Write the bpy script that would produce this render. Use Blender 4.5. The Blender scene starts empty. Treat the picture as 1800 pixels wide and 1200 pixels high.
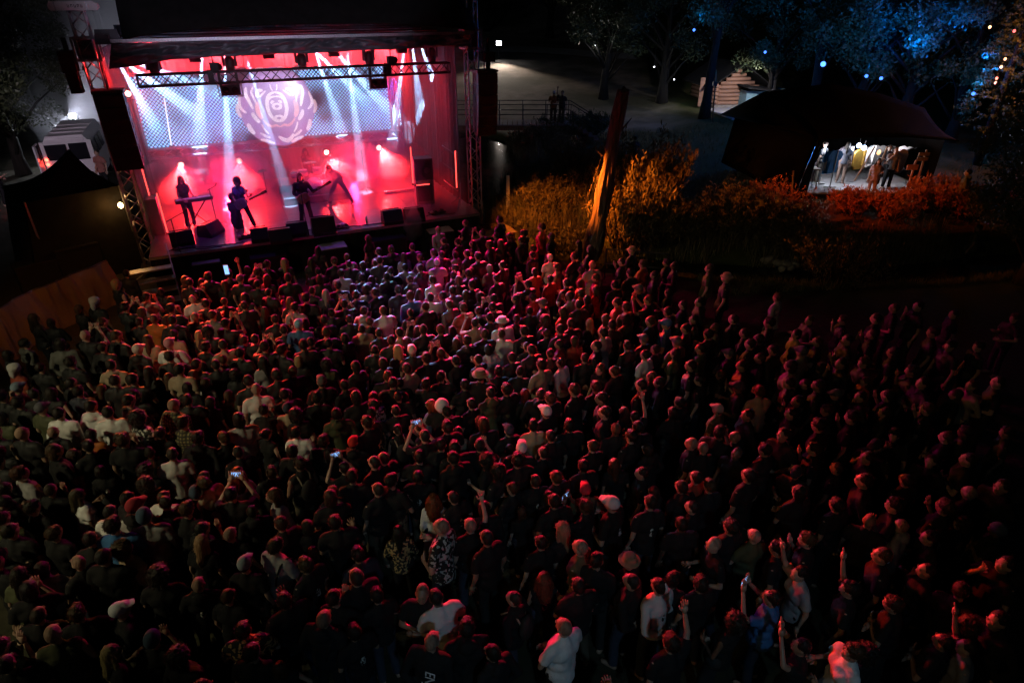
import bpy, bmesh, math, random
import numpy as np
from mathutils import Vector, Matrix, noise as mnoise

# ------------------------------------------------------------------ camera, sky, moon, exposure
scene = bpy.context.scene
COL = scene.collection
R = math.radians
CAM_H, PITCH, FPX = 7.5, 29.0, 1100.0
cam_data = bpy.data.cameras.new("Camera")
cam = bpy.data.objects.new("Camera", cam_data); COL.objects.link(cam)
cam.location = (0, 0, CAM_H); cam.rotation_euler = (R(90 - PITCH), 0, 0)
cam_data.sensor_width = 36.0; cam_data.lens = 36.0 * FPX / 1800.0
cam_data.clip_end = 600.0; cam_data.clip_start = 0.1
scene.camera = cam

world = bpy.data.worlds.new("World"); scene.world = world; world.use_nodes = True
wn = world.node_tree.nodes; wl = world.node_tree.links
bg = wn["Background"]; sky = wn.new("ShaderNodeTexSky"); sky.sky_type = 'NISHITA'
sky.sun_disc = False; sky.sun_elevation = R(24); sky.sun_rotation = R(205)
wl.new(sky.outputs[0], bg.inputs[0]); bg.inputs[1].default_value = 0.0005

moon = bpy.data.lights.new("Moon", 'SUN'); moon.energy = 0.012; moon.angle = R(0.5); moon.color = (0.62, 0.85, 1.0)
mo = bpy.data.objects.new("Moon", moon); COL.objects.link(mo); mo.rotation_euler = (R(66), 0, R(-25))

scene.view_settings.view_transform = 'Standard'; scene.view_settings.look = 'None'
scene.view_settings.exposure = 0.0; scene.view_settings.gamma = 1.0
scene.render.engine = 'CYCLES'
cy = scene.cycles
cy.use_denoising = True; cy.denoiser = 'OPENIMAGEDENOISE'
cy.max_bounces = 3; cy.diffuse_bounces = 1; cy.glossy_bounces = 2; cy.transmission_bounces = 2
cy.volume_bounces = 0; cy.transparent_max_bounces = 6
cy.use_light_tree = True; cy.sample_clamp_indirect = 4.0; cy.use_adaptive_sampling = True; cy.adaptive_threshold = 0.03
cy.caustics_reflective = False; cy.caustics_refractive = False

def pix_ray(x, y):
    th = R(PITCH); u = (x - 900) / FPX; v = (y - 600) / FPX
    return Vector((u, math.cos(th) - v * math.sin(th), -(math.sin(th) + v * math.cos(th))))
def P(x, y, z=0.0):                      # the ground point (height z) seen at a place of the photograph
    r = pix_ray(x, y); t = (z - CAM_H) / r.z
    return Vector((0, 0, CAM_H)) + r * t
def PY(x, y, Y):                         # the point at distance Y seen there
    r = pix_ray(x, y); return Vector((0, 0, CAM_H)) + r * (Y / r.y)

DECK = 1.1
_A = P(272, 452, DECK); _B = P(818, 378, DECK)
SANG = math.atan2(_B.y - _A.y, _B.x - _A.x)
SE = Vector((math.cos(SANG), math.sin(SANG), 0)); SN = Vector((-math.sin(SANG), math.cos(SANG), 0))
SO = Vector((_A.x, _A.y, 0))
def SF(s, d, z): return SO + SE * s + SN * d + Vector((0, 0, z))
def SD(x, y, d):                         # stage frame (s, z) of a pixel on the plane of depth d
    r = pix_ray(x, y); o = Vector((0, 0, CAM_H))
    t = (d - (o - SO).dot(SN)) / r.dot(SN); p = o + r * t
    return (p - SO).dot(SE), p.z
def SZ(x, y, z):
    p = P(x, y, z); return (p - SO).dot(SE), (p - SO).dot(SN)

# ------------------------------------------------------------------ helpers
def tag(o, label=None, cat=None, group=None, kind=None):
    if label: o["label"] = label
    if cat: o["category"] = cat
    if group: o["group"] = group
    if kind: o["kind"] = kind
    return o
def empty(name, loc=(0, 0, 0), rz=0.0, label=None, cat=None, group=None):
    o = bpy.data.objects.new(name, None); COL.objects.link(o)
    o.location = loc; o.rotation_euler = (0, 0, rz); o.empty_display_size = 0.1
    return tag(o, label, cat, group)
def link(name, me, parent=None, m=None, loc=None, rot=None, scale=None):
    o = bpy.data.objects.new(name, me); COL.objects.link(o)
    if m is not None and not me.materials: me.materials.append(m)
    if parent: o.parent = parent
    if loc is not None: o.location = loc
    if rot is not None: o.rotation_euler = rot
    if scale is not None: o.scale = scale
    return o

class MB:
    def __init__(self): self.v = []; self.f = []; self.m = []; self.cur = 0
    def add(self, vs, fs):
        b = len(self.v); self.v += [tuple(p) for p in vs]
        for f in fs: self.f.append(tuple(i + b for i in f)); self.m.append(self.cur)
        return self
    def box(self, c, s, rot=None, taper=1.0):
        x, y, z = s[0] / 2, s[1] / 2, s[2] / 2
        vs = [Vector((sx * x * (taper if sz > 0 else 1), sy * y * (taper if sz > 0 else 1), sz * z)) for sz in (-1, 1) for sy in (-1, 1) for sx in (-1, 1)]
        if rot is not None: vs = [rot @ p for p in vs]
        c = Vector(c); return self.add([p + c for p in vs], [(0, 2, 3, 1), (4, 5, 7, 6), (0, 1, 5, 4), (2, 6, 7, 3), (0, 4, 6, 2), (1, 3, 7, 5)])
    def path(self, pts, rad, n=6, cap=True):
        pts = [Vector(p) for p in pts]; k = len(pts)
        if not hasattr(rad, '__len__'): rad = [rad] * k
        vs = []; up0 = None
        for i, p in enumerate(pts):
            t = (pts[min(i + 1, k - 1)] - pts[max(i - 1, 0)])
            t = t.normalized() if t.length > 1e-9 else Vector((0, 0, 1))
            if up0 is None: up0 = Vector((0, 0, 1)) if abs(t.z) < 0.9 else Vector((1, 0, 0))
            a = t.cross(up0); a = a.normalized() if a.length > 1e-6 else t.orthogonal().normalized()
            b = a.cross(t).normalized(); up0 = b
            for j in range(n):
                w = 2 * math.pi * j / n; vs.append(p + (a * math.cos(w) + b * math.sin(w)) * rad[i])
        fs = []
        for i in range(k - 1):
            for j in range(n):
                q = (j + 1) % n; fs.append((i * n + j, i * n + q, (i + 1) * n + q, (i + 1) * n + j))
        if cap:
            fs.append(tuple(range(n - 1, -1, -1))); fs.append(tuple((k - 1) * n + j for j in range(n)))
        return self.add(vs, fs)
    def tube(self, p0, p1, r, n=6, r2=None): return self.path([p0, p1], [r, r if r2 is None else r2], n)
    def ell(self, c, r, seg=12, ring=8, rot=None):
        c = Vector(c); vs = []; fs = []
        for i in range(1, ring):
            ph = math.pi * i / ring
            for j in range(seg):
                w = 2 * math.pi * j / seg
                p = Vector((r[0] * math.sin(ph) * math.cos(w), r[1] * math.sin(ph) * math.sin(w), r[2] * math.cos(ph)))
                vs.append(c + (rot @ p if rot is not None else p))
        t = Vector((0, 0, r[2])); t = rot @ t if rot is not None else t
        vs += [c + t, c - t]; n = len(vs)
        for i in range(ring - 2):
            for j in range(seg):
                q = (j + 1) % seg; fs.append((i * seg + j, (i + 1) * seg + j, (i + 1) * seg + q, i * seg + q))
        for j in range(seg):
            q = (j + 1) % seg; fs.append((n - 2, j, q)); fs.append((n - 1, (ring - 2) * seg + q, (ring - 2) * seg + j))
        return self.add(vs, fs)
    def capsule(self, p0, p1, r0, r1, n=10):
        p0 = Vector(p0); p1 = Vector(p1); d = p1 - p0
        ax = d.normalized() if d.length > 1e-6 else Vector((0, 0, 1)); pts = []; rad = []
        for k in range(4):
            w = math.pi / 2 * (k / 4); pts.append(p0 - ax * r0 * math.cos(w)); rad.append(max(r0 * math.sin(w), r0 * .08))
        pts += [p0, p1]; rad += [r0, r1]
        for k in range(3, -1, -1):
            w = math.pi / 2 * (k / 4); pts.append(p1 + ax * r1 * math.cos(w)); rad.append(max(r1 * math.sin(w), r1 * .08))
        return self.path(pts, rad, n)
    def prism(self, poly, y0, y1):           # polygon in xz, extruded along y
        n = len(poly)
        vs = [(x, y0, z) for x, z in poly] + [(x, y1, z) for x, z in poly]
        fs = [tuple(range(n)), tuple(range(2 * n - 1, n - 1, -1))] + [(i, i + n, (i + 1) % n + n, (i + 1) % n) for i in range(n)]
        return self.add(vs, fs)
    def sheet(self, fn, nu, nv, thick=None):
        vs = [fn(i / nu, j / nv) for j in range(nv + 1) for i in range(nu + 1)]
        fs = [(j * (nu + 1) + i, j * (nu + 1) + i + 1, (j + 1) * (nu + 1) + i + 1, (j + 1) * (nu + 1) + i) for j in range(nv) for i in range(nu)]
        if thick is not None:
            n = len(vs); t = Vector(thick); vs2 = [Vector(p) + t for p in vs]
            fs2 = [tuple(q + n for q in reversed(f)) for f in fs]
            ed = [(i, i + 1) for i in range(nu)] + [(nv * (nu + 1) + i + 1, nv * (nu + 1) + i) for i in range(nu)]
            ed += [((j + 1) * (nu + 1), j * (nu + 1)) for j in range(nv)] + [(j * (nu + 1) + nu, (j + 1) * (nu + 1) + nu) for j in range(nv)]
            return self.add(list(vs) + vs2, fs + fs2 + [(b, a, a + n, b + n) for a, b in ed])
        return self.add(vs, fs)
    def mesh(self, name, m=None, smooth=False):
        me = bpy.data.meshes.new(name); me.from_pydata(self.v, [], self.f)
        if isinstance(m, (list, tuple)):
            for q in m: me.materials.append(q)
            me.polygons.foreach_set("material_index", self.m)
        elif m is not None: me.materials.append(m)
        if smooth: me.polygons.foreach_set("use_smooth", [True] * len(me.polygons))
        me.update(); return me
    def build(self, name, m=None, parent=None, smooth=False, **k):
        return link(name, self.mesh(name, m, smooth), parent, **k)

def np_mesh(name, V, F, m=None, smooth=False, cols=None):
    V = np.asarray(V, dtype=np.float32); F = np.asarray(F, dtype=np.int32); k = F.shape[1]; n = len(F)
    me = bpy.data.meshes.new(name)
    me.vertices.add(len(V)); me.vertices.foreach_set("co", V.ravel())
    me.loops.add(n * k); me.loops.foreach_set("vertex_index", F.ravel())
    me.polygons.add(n); me.polygons.foreach_set("loop_start", np.arange(0, n * k, k, dtype=np.int32))
    if smooth: me.polygons.foreach_set("use_smooth", np.ones(n, dtype=bool))
    if cols is not None:
        a = me.color_attributes.new("tint", 'FLOAT_COLOR', 'POINT')
        c = np.ones((len(V), 4), dtype=np.float32); c[:, :3] = cols; a.data.foreach_set("color", c.ravel())
    me.update(calc_edges=True)
    if m is not None: me.materials.append(m)
    return me

# ------------------------------------------------------------------ materials
def nodes(name):
    m = bpy.data.materials.new(name); m.use_nodes = True
    nt = m.node_tree; return m, nt.nodes, nt.links, nt.nodes["Principled BSDF"]
def mat(name, c, rough=0.6, metal=0.0, var=0.25, scale=6.0, bump=0.0, bscale=40.0, obj=False, spec=0.5, stretch=None, c2=None, attr=False, trans=0.0):
    m, N, L, b = nodes(name)
    b.inputs["Roughness"].default_value = rough; b.inputs["Metallic"].default_value = metal
    b.inputs["Specular IOR Level"].default_value = spec
    tc = N.new("ShaderNodeTexCoord"); src = tc.outputs["Object"]
    if stretch:
        mp = N.new("ShaderNodeMapping"); mp.inputs["Scale"].default_value = stretch; L.new(src, mp.inputs[0]); src = mp.outputs[0]
    nz = N.new("ShaderNodeTexNoise"); nz.inputs["Scale"].default_value = scale; nz.inputs["Detail"].default_value = 4
    L.new(src, nz.inputs["Vector"])
    mr = N.new("ShaderNodeMapRange"); mr.inputs[1].default_value = 0.3; mr.inputs[2].default_value = 0.7
    L.new(nz.outputs["Fac"], mr.inputs[0])
    mx = N.new("ShaderNodeMix"); mx.data_type = 'RGBA'
    if obj or attr:
        if obj: oi = N.new("ShaderNodeObjectInfo"); so = oi.outputs["Color"]
        else: oi = N.new("ShaderNodeAttribute"); oi.attribute_name = "tint"; so = oi.outputs["Color"]
        hs = N.new("ShaderNodeHueSaturation"); hs.inputs["Value"].default_value = 1 - var; L.new(so, hs.inputs["Color"])
        L.new(so, mx.inputs[6]); L.new(hs.outputs[0], mx.inputs[7])
    else:
        mx.inputs[6].default_value = (*c, 1)
        mx.inputs[7].default_value = (*(c2 if c2 else [q * (1 - var) for q in c]), 1)
    L.new(mr.outputs[0], mx.inputs[0]); L.new(mx.outputs[2], b.inputs["Base Color"])
    if bump:
        n2 = N.new("ShaderNodeTexNoise"); n2.inputs["Scale"].default_value = bscale; n2.inputs["Detail"].default_value = 5
        L.new(src, n2.inputs["Vector"])
        bp = N.new("ShaderNodeBump"); bp.inputs["Strength"].default_value = bump; bp.inputs["Distance"].default_value = 0.02
        L.new(n2.outputs["Fac"], bp.inputs["Height"]); L.new(bp.outputs[0], b.inputs["Normal"])
    if trans: b.inputs["Transmission Weight"].default_value = trans
    return m
def glow(name, c, s):
    m, N, L, b = nodes(name); N.remove(b)
    e = N.new("ShaderNodeEmission"); e.inputs[0].default_value = (*c, 1); e.inputs[1].default_value = s
    L.new(e.outputs[0], N["Material Output"].inputs[0]); return m

M = {}
M['black'] = mat('black_paint', (.012, .012, .012), .5, var=.4, scale=12, bump=.1, bscale=200)
M['blackfab'] = mat('black_fabric', (.016, .0155, .014), .92, var=.4, scale=5, bump=.25, bscale=60, spec=.2)
M['alu'] = mat('worn_aluminium', (.55, .55, .56), .38, .85, var=.35, scale=25, bump=.08, bscale=120)
M['steel'] = mat('dark_steel', (.08, .08, .085), .45, .7, var=.4, scale=30)
M['white'] = mat('white_paint', (.72, .72, .7), .45, var=.2, scale=9)
M['deck'] = mat('stage_ply', (.11, .095, .1), .33, var=.5, scale=3.5, bump=.12, bscale=50, spec=.5)
M['plastic'] = mat('black_plastic', (.02, .02, .02), .4, var=.3, scale=20, bump=.1, bscale=150)
M['grille'] = mat('speaker_grille', (.014, .014, .015), .55, .4, var=.5, scale=90, bump=.4, bscale=260)
M['wood'] = mat('weathered_wood', (.30, .19, .11), .8, var=.5, scale=7, bump=.5, bscale=30, stretch=(1, 1, .15))
M['bark'] = mat('dead_bark', (.24, .155, .115), .9, var=.7, scale=14, bump=1.0, bscale=30, stretch=(1, 1, .12))
M['barkdark'] = mat('tree_bark', (.022, .018, .013), .95, var=.5, scale=9, bump=.8, bscale=20, stretch=(1, 1, .2))
M['logwood'] = mat('pine_logs', (.42, .22, .13), .7, var=.4, scale=5, bump=.3, bscale=30, stretch=(.2, 1, 1))
M['leaf'] = mat('leaf_green', (.045, .075, .026), .55, var=.55, scale=1.2, c2=(.09, .10, .045), trans=0)
M['tentblack'] = mat('black_tent_cloth', (.0035, .0035, .0035), .95, var=.4, scale=4, bump=.2, bscale=20, spec=.1)
M['willow'] = mat('willow_leaf', (.19, .13, .055), .6, var=.5, scale=1.5, c2=(.08, .075, .03))
M['autumn'] = mat('reddish_leaf', (.22, .11, .04), .6, var=.5, scale=1.8, c2=(.12, .10, .03))
M['reed'] = mat('dry_reed', (.20, .14, .07), .7, var=.5, scale=1.3, c2=(.10, .11, .04))
M['grass'] = mat('short_grass', (.09, .10, .03), .8, var=.5, scale=.9, c2=(.14, .11, .05))
M['skin'] = mat('skin', (.4, .25, .18), .42, obj=True, var=.12, scale=14, spec=.5)
M['cloth'] = mat('cloth', (.1, .1, .1), .85, obj=True, var=.22, scale=9, bump=.25, bscale=55, spec=.25)
M['hair'] = mat('hair', (.03, .02, .015), .48, obj=True, var=.5, scale=45, bump=.7, bscale=70, spec=.32, stretch=(1, 1, .12))
M['eye'] = mat('eye_dark', (.02, .015, .012), .3)
M['crowd'] = mat('crowd_tint', (.1, .1, .1), .65, attr=True, var=.2, scale=12, bump=.15, bscale=60, spec=.4)
M['stone'] = mat('pale_stone', (.34, .30, .25), .85, var=.35, scale=6, bump=.4, bscale=20)
M['canvas'] = mat('grey_tarpaulin', (.13, .125, .14), .36, var=.35, scale=2.5, bump=.7, bscale=7)
M['tarp'] = mat('brown_tarp_fence', (.20, .15, .11), .6, var=.3, scale=1.2, bump=.3, bscale=8)
M['glass'] = mat('dark_glass', (.015, .015, .02), .08, spec=.8)
M['concrete'] = mat('concrete', (.36, .35, .36), .85, var=.2, scale=3, bump=.15)

TMP = bpy.data.scenes.new('workbench')          # scratch scene: meshes are made here without evaluating the whole place
def evaluated(o):
    with bpy.context.temp_override(scene=TMP, view_layer=TMP.view_layers[0]):
        return o.evaluated_get(bpy.context.evaluated_depsgraph_get())
def text_obj(name, fc, parent, m):
    t = bpy.data.objects.new(name, fc); TMP.collection.objects.link(t); me = bpy.data.meshes.new_from_object(evaluated(t)); me.name = name
    bpy.data.objects.remove(t); me.materials.clear(); me.materials.append(m); return link(name, me, parent)

def light(kind, loc, power, color, target=None, size=None, blend=.3, radius=.05, name="lamp_light", spread=None):
    d = bpy.data.lights.new(name, kind); d.energy = power; d.color = color
    if kind == 'SPOT': d.spot_size = R(size or 40); d.spot_blend = blend; d.shadow_soft_size = radius
    elif kind == 'POINT': d.shadow_soft_size = radius
    elif kind == 'AREA':
        d.shape = 'RECTANGLE'; d.size, d.size_y = size
        if spread: d.spread = R(spread)
    o = bpy.data.objects.new(name, d); COL.objects.link(o); o.location = loc
    if target is not None:
        o.rotation_euler = (Vector(target) - Vector(loc)).to_track_quat('-Z', 'Y').to_euler()
    return o
# ================================================================== the setting
rng = np.random.default_rng(11); rnd = random.Random(7)
def sst(a, b, x):
    t = min(1, max(0, (x - a) / (b - a))); return t * t * (3 - 2 * t)
CREEK = [(2.2, 20.4), (4.2, 19.4), (6.5, 18.7), (9.5, 18.4), (12.5, 18.5), (17, 19.6), (24, 21)]
def creek_d(x, y):
    best = 9
    for (ax, ay), (bx, by) in zip(CREEK, CREEK[1:]):
        dx, dy = bx - ax, by - ay; t = max(0, min(1, ((x - ax) * dx + (y - ay) * dy) / (dx * dx + dy * dy)))
        best = min(best, math.hypot(x - ax - t * dx, y - ay - t * dy))
    return best
def gh(x, y):
    z = 0.04 * mnoise.noise((x * .35, y * .35, 0))
    c = creek_d(x, y); z -= 0.85 * (1 - sst(.55, 1.5, c))
    p = math.hypot((x + 2.7) / 3.5, (y - 33.5) / 8.0); z -= 0.9 * (1 - sst(.8, 1.1, p))
    z += 3.2 * sst(44, 82, y) * (1 - .5 * sst(4, 30, x)) + 0.35 * mnoise.noise((x * .08, y * .08, 3)) * sst(24, 40, y)
    z += 22 * sst(80, 130, y)
    z += 0.45 * sst(8, 15, x) * sst(19.5, 23, y)
    return z
def axis(lo, hi, fine0, fine1, df, dc):
    a = []; q = lo
    while q < hi: a.append(q); q += df if fine0 <= q < fine1 else dc
    return a + [hi]
xs = axis(-150, 150, -6, 22, .4, 5); ys = axis(-40, 240, 15, 45, .4, 4)
gv = [(x, y, gh(x, y)) for y in ys for x in xs]; nx = len(xs)
gf = [(j * nx + i, j * nx + i + 1, (j + 1) * nx + i + 1, (j + 1) * nx + i) for j in range(len(ys) - 1) for i in range(nx - 1)]
m, N, L, b = nodes('ground_soil'); b.inputs["Roughness"].default_value = .9; b.inputs["Specular IOR Level"].default_value = .25
geo = N.new("ShaderNodeNewGeometry"); sep = N.new("ShaderNodeSeparateXYZ"); L.new(geo.outputs["Position"], sep.inputs[0])
def nz(scale, det=5):
    n = N.new("ShaderNodeTexNoise"); n.inputs["Scale"].default_value = scale; n.inputs["Detail"].default_value = det
    L.new(geo.outputs["Position"], n.inputs["Vector"]); return n.outputs["Fac"]
def mth(op, a, c=None):
    n = N.new("ShaderNodeMath"); n.operation = op
    for i, q in enumerate((a, c)):
        if q is None: continue
        if hasattr(q, 'links'): L.new(q, n.inputs[i])
        else: n.inputs[i].default_value = q
    return n.outputs[0]
def rngm(a, lo, hi):
    n = N.new("ShaderNodeMapRange"); n.inputs[1].default_value = lo; n.inputs[2].default_value = hi; L.new(a, n.inputs[0]); return n.outputs[0]
def mixc(f, a, c):
    n = N.new("ShaderNodeMix"); n.data_type = 'RGBA'; L.new(f, n.inputs[0])
    for i, q in ((6, a), (7, c)):
        if hasattr(q, 'links'): L.new(q, n.inputs[i])
        else: n.inputs[i].default_value = (*q, 1)
    return n.outputs[2]
dirt = mixc(rngm(nz(.9), .35, .65), (.055, .045, .03), (.035, .04, .016))
dirt = mixc(rngm(nz(9), .3, .7), dirt, (.03, .028, .018))
grs = mixc(rngm(nz(.5), .35, .65), (.045, .06, .016), (.09, .08, .03))
yw = mth('ADD', sep.outputs['Y'], mth('MULTIPLY', mth('SUBTRACT', nz(.12), .5), 14.0))
xw = mth('ADD', sep.outputs['X'], mth('MULTIPLY', mth('SUBTRACT', nz(.2), .5), 7.0))
far = rngm(mth('ADD', sep.outputs['Y'], mth('MULTIPLY', sep.outputs['X'], .2)), 17.0, 19.5)
c1 = mixc(far, dirt, grs)
sand = mth('MULTIPLY', rngm(yw, 41, 44), rngm(xw, 12.5, 10))
sandc = mixc(rngm(nz(.7), .35, .65), (.36, .29, .23), (.19, .16, .12))
sandc = mixc(rngm(nz(.11), .5, .62), sandc, (.11, .10, .06))
c1 = mixc(sand, c1, sandc)
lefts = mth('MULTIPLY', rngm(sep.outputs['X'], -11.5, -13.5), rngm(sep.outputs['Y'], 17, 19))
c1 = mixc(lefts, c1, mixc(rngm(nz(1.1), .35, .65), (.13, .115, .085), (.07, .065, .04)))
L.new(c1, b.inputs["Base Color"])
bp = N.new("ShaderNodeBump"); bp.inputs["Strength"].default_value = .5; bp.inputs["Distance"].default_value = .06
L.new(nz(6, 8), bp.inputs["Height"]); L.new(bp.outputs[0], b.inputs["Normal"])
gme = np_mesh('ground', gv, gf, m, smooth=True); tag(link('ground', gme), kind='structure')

m, N, L, b = nodes('pond_water'); b.inputs["Base Color"].default_value = (.012, .014, .012, 1); b.inputs["Roughness"].default_value = .06
b.inputs["IOR"].default_value = 1.33
tc = N.new("ShaderNodeTexCoord"); n1 = N.new("ShaderNodeTexNoise"); n1.inputs["Scale"].default_value = 2.4; n1.inputs["Detail"].default_value = 5
L.new(tc.outputs["Object"], n1.inputs["Vector"]); bp = N.new("ShaderNodeBump"); bp.inputs["Strength"].default_value = .12; bp.inputs["Distance"].default_value = .05
L.new(n1.outputs["Fac"], bp.inputs["Height"]); L.new(bp.outputs[0], b.inputs["Normal"]); M['water'] = m
wb = MB(); wb.add([(-8, 23.5, -.42), (2, 23.5, -.42), (2, 43, -.42), (-8, 43, -.42)], [(0, 1, 2, 3)])
tag(wb.build('pond_water', m), kind='structure')
wb = MB(); wb.add([(2.2, 15.5, -.45), (26, 15.5, -.45), (26, 23, -.45), (2.2, 23, -.45)], [(0, 1, 2, 3)])
tag(wb.build('creek_water', m), kind='structure')
# sandy road along the foot of the hill
rb = MB()
def roadp(u, v):
    x = -22 + 34 * u; y = 70.5 - .012 * (x + 4) ** 2 + 1.6 * (v - .5) * 2
    return (x, y, gh(x, y) + .14 + .05 * math.sin(v * math.pi))
rb.sheet(roadp, 60, 4); M['road'] = mat('pale_gravel', (.48, .44, .40), .9, var=.3, scale=1.5, bump=.3, bscale=9)
tag(rb.build('gravel_road', M['road'], smooth=True), kind='structure')

# ------------------------------------------------------------------ grasses (nobody could count them)
def blades(name, pts, h, w, m, label, cat, lean=.35, hv=.4):
    n = len(pts); pts = np.asarray(pts); a = rng.uniform(0, 2 * np.pi, n); hh = h * (1 + hv * rng.normal(size=n)).clip(.35, 1.9)
    dx, dy = np.cos(a), np.sin(a); la = lean * np.abs(rng.normal(size=n)) * hh; lb = rng.uniform(0, 2 * np.pi, n)
    lx, ly = np.cos(lb) * la, np.sin(lb) * la; ww = w * rng.uniform(.6, 1.3, n)
    V = np.zeros((n, 5, 3)); V[:] = pts[:, None, :]
    V[:, 0, 0] -= dx * ww; V[:, 0, 1] -= dy * ww; V[:, 1, 0] += dx * ww; V[:, 1, 1] += dy * ww
    for k, t, q in ((2, .55, .8), (3, .55, .8)):
        sg = 1 if k == 2 else -1
        V[:, k, 0] += sg * dx * ww * q + lx * .3; V[:, k, 1] += sg * dy * ww * q + ly * .3; V[:, k, 2] += hh * t
    V[:, 4, 0] += lx; V[:, 4, 1] += ly; V[:, 4, 2] += hh * (1 - .3 * la / hh)
    i = np.arange(n) * 5
    F = np.concatenate([np.stack([i, i + 1, i + 2], 1), np.stack([i, i + 2, i + 3], 1), np.stack([i + 3, i + 2, i + 4], 1)])
    o = link(name, np_mesh(name, V.reshape(-1, 3), F, m)); return tag(o, label, cat, kind='stuff')
def scatter(n, x0, x1, y0, y1, ok):
    out = []
    while len(out) < n:
        x = rnd.uniform(x0, x1); y = rnd.uniform(y0, y1)
        if ok(x, y): out.append((x, y, gh(x, y) - .03))
    return out
bank = lambda x, y: .85 < creek_d(x, y) < 2.1 + .8 * mnoise.noise((x, y, 0)) and y > 18.3 + .1 * x * 0 and mnoise.noise((x * 1.1, y * 1.1, 5)) > -.25 and y > CREEK[0][1] - .28 * (x - 2.2) if x < 9 else (.85 < creek_d(x, y) < 1.9 and y > 18.6)
blades('reeds', scatter(4200, 1.6, 15, 18, 23.5, bank), .62, .010, M['reed'], 'dry reeds standing along the far bank of the creek', 'reeds')
blades('tall_grass', scatter(6500, -1.0, 5.0, 20.2, 30, lambda x, y: creek_d(x, y) > 1.2 and y > 20.4 + (x - 2) * -.3 and (x > .4 or y < 25)), .85, .008, M['reed'], 'tall rough grass between the stage tower and the dead trunk', 'grass')
blades('bank_grass', scatter(7000, 5.6, 16, 15.6, 18.2, lambda x, y: creek_d(x, y) > .85 and y > 16.2 + .12 * (x - 6)), .2, .008, M['grass'], 'strip of short lit grass on the near bank', 'grass')
blades('meadow_grass', scatter(6000, 2, 22, 21, 42, lambda x, y: creek_d(x, y) > 2 and not (11.5 < x < 20 and 25.5 < y < 34)), .22, .012, M['grass'], 'rough meadow grass around the trunk and black tent', 'grass')
blades('pond_reeds', scatter(3500, -.6, 3.2, 28, 38, lambda x, y: math.hypot((x + 2.7) / 3.5, (y - 33.5) / 8.0) > .85), .9, .014, M['reed'], 'green reeds under the footbridge by the pond', 'reeds')

# ------------------------------------------------------------------ trees and shrubs
def leaf_cloud(cent, rad, per, size, squash=.8, droop=0.0, wid=.28):
    C = np.repeat(np.asarray(cent), per, axis=0); n = len(C)
    Rr = np.repeat(np.asarray(rad), per)
    d = rng.normal(size=(n, 3)); d /= np.linalg.norm(d, axis=1)[:, None] + 1e-9
    d *= (rng.uniform(0, 1, n) ** .45)[:, None]; d[:, 2] *= squash
    C = C + d * Rr[:, None]
    a = rng.normal(size=(n, 3)); a[:, 2] -= droop; a /= np.linalg.norm(a, axis=1)[:, None]
    bb = np.cross(a, rng.normal(size=(n, 3))); bb /= np.linalg.norm(bb, axis=1)[:, None]
    s = size * rng.uniform(.6, 1.4, n)[:, None]
    V = np.stack([C, C + a * s * .5 + bb * s * wid, C + a * s, C + a * s * .5 - bb * s * wid], 1).reshape(-1, 3)
    F = np.arange(n * 4).reshape(n, 4); return V, F
def tree_meshes(name, h, spread, nclump, per, size, leafm, barkm, trunk_r=.28, base=.3, lean=(0, 0), seed=1, squash=.8, clump=.9, droop=.2):
    r = random.Random(seed); tb = MB()
    top = Vector((lean[0], lean[1], h * .62)); k = 7
    pts = [Vector((lean[0] * (i / k) ** 1.5 + r.uniform(-.05, .05) * h * .1, lean[1] * (i / k) ** 1.5 + r.uniform(-.05, .05) * h * .1, h * .62 * i / k)) for i in range(k + 1)]
    pts[0] = Vector((0, 0, -.2)); tb.path(pts, [trunk_r * (1.35 if i == 0 else 1 - .72 * i / k) for i in range(k + 1)], 9)
    cs = []; rs = []
    for i in range(nclump):
        a = r.uniform(0, 2 * math.pi); u = r.random(); zz = h * (base + (1 - base) * u)
        prof = math.sin(math.pi * min(1, (.12 + .8 * u))) ** .6
        q = spread * prof * math.sqrt(r.uniform(.12, 1)); c = Vector((lean[0] * (zz / h) + math.cos(a) * q, lean[1] * (zz / h) + math.sin(a) * q, zz))
        cs.append(c); rs.append(clump * r.uniform(.55, 1.25))
        if i % 2 == 0:
            t = max(.25, min(.98, (zz - spread * .5) / (h * .62))); st = pts[int(t * k)]
            mid = (st + c) / 2 + Vector((r.uniform(-.2, .2), r.uniform(-.2, .2), r.uniform(.0, .5)))
            tb.path([st, mid, c], [trunk_r * .3, trunk_r * .17, .015], 5)
    V, F = leaf_cloud([tuple(c) for c in cs], rs, per, size, squash, droop)
    return tb.mesh(name + '_trunk', barkm, True), np_mesh(name + '_crown', V, F, leafm)
TREES = {}
TREES['broad'] = tree_meshes('broad', 12, 4.4, 64, 420, .165, M['leaf'], M['barkdark'], .36, .28, seed=3, clump=1.0)
TREES['broad2'] = tree_meshes('broad2', 11, 4.0, 58, 420, .16, M['leaf'], M['barkdark'], .32, .3, lean=(.8, .3), seed=9, clump=.95)
TREES['tall'] = tree_meshes('tall', 15, 3.6, 64, 420, .165, M['leaf'], M['barkdark'], .34, .35, lean=(-.5, .2), seed=15, clump=.95)
def tree(kind, loc, rz, sc, label, group='trees around the concert ground', name='tree', leaf=None):
    o = empty(name, loc, rz, label, 'tree', group); o.scale = (sc, sc, sc)
    link('trunk', TREES[kind][0], o); link('crown', TREES[kind][1], o); return o
def gtree(kind, px, Y, rz, sc, label, **k):
    p = PY(px, 300, Y); return tree(kind, (p.x, Y, gh(p.x, Y) - .1), rz, sc, label, **k)
gtree('broad2', 1052, 52, .4, 1.1, 'tree with a curved trunk behind the footbridge people')
gtree('broad', 1150, 50, 1.9, 1.1, 'dark tree in the middle above the leaning dead trunk')
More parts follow.
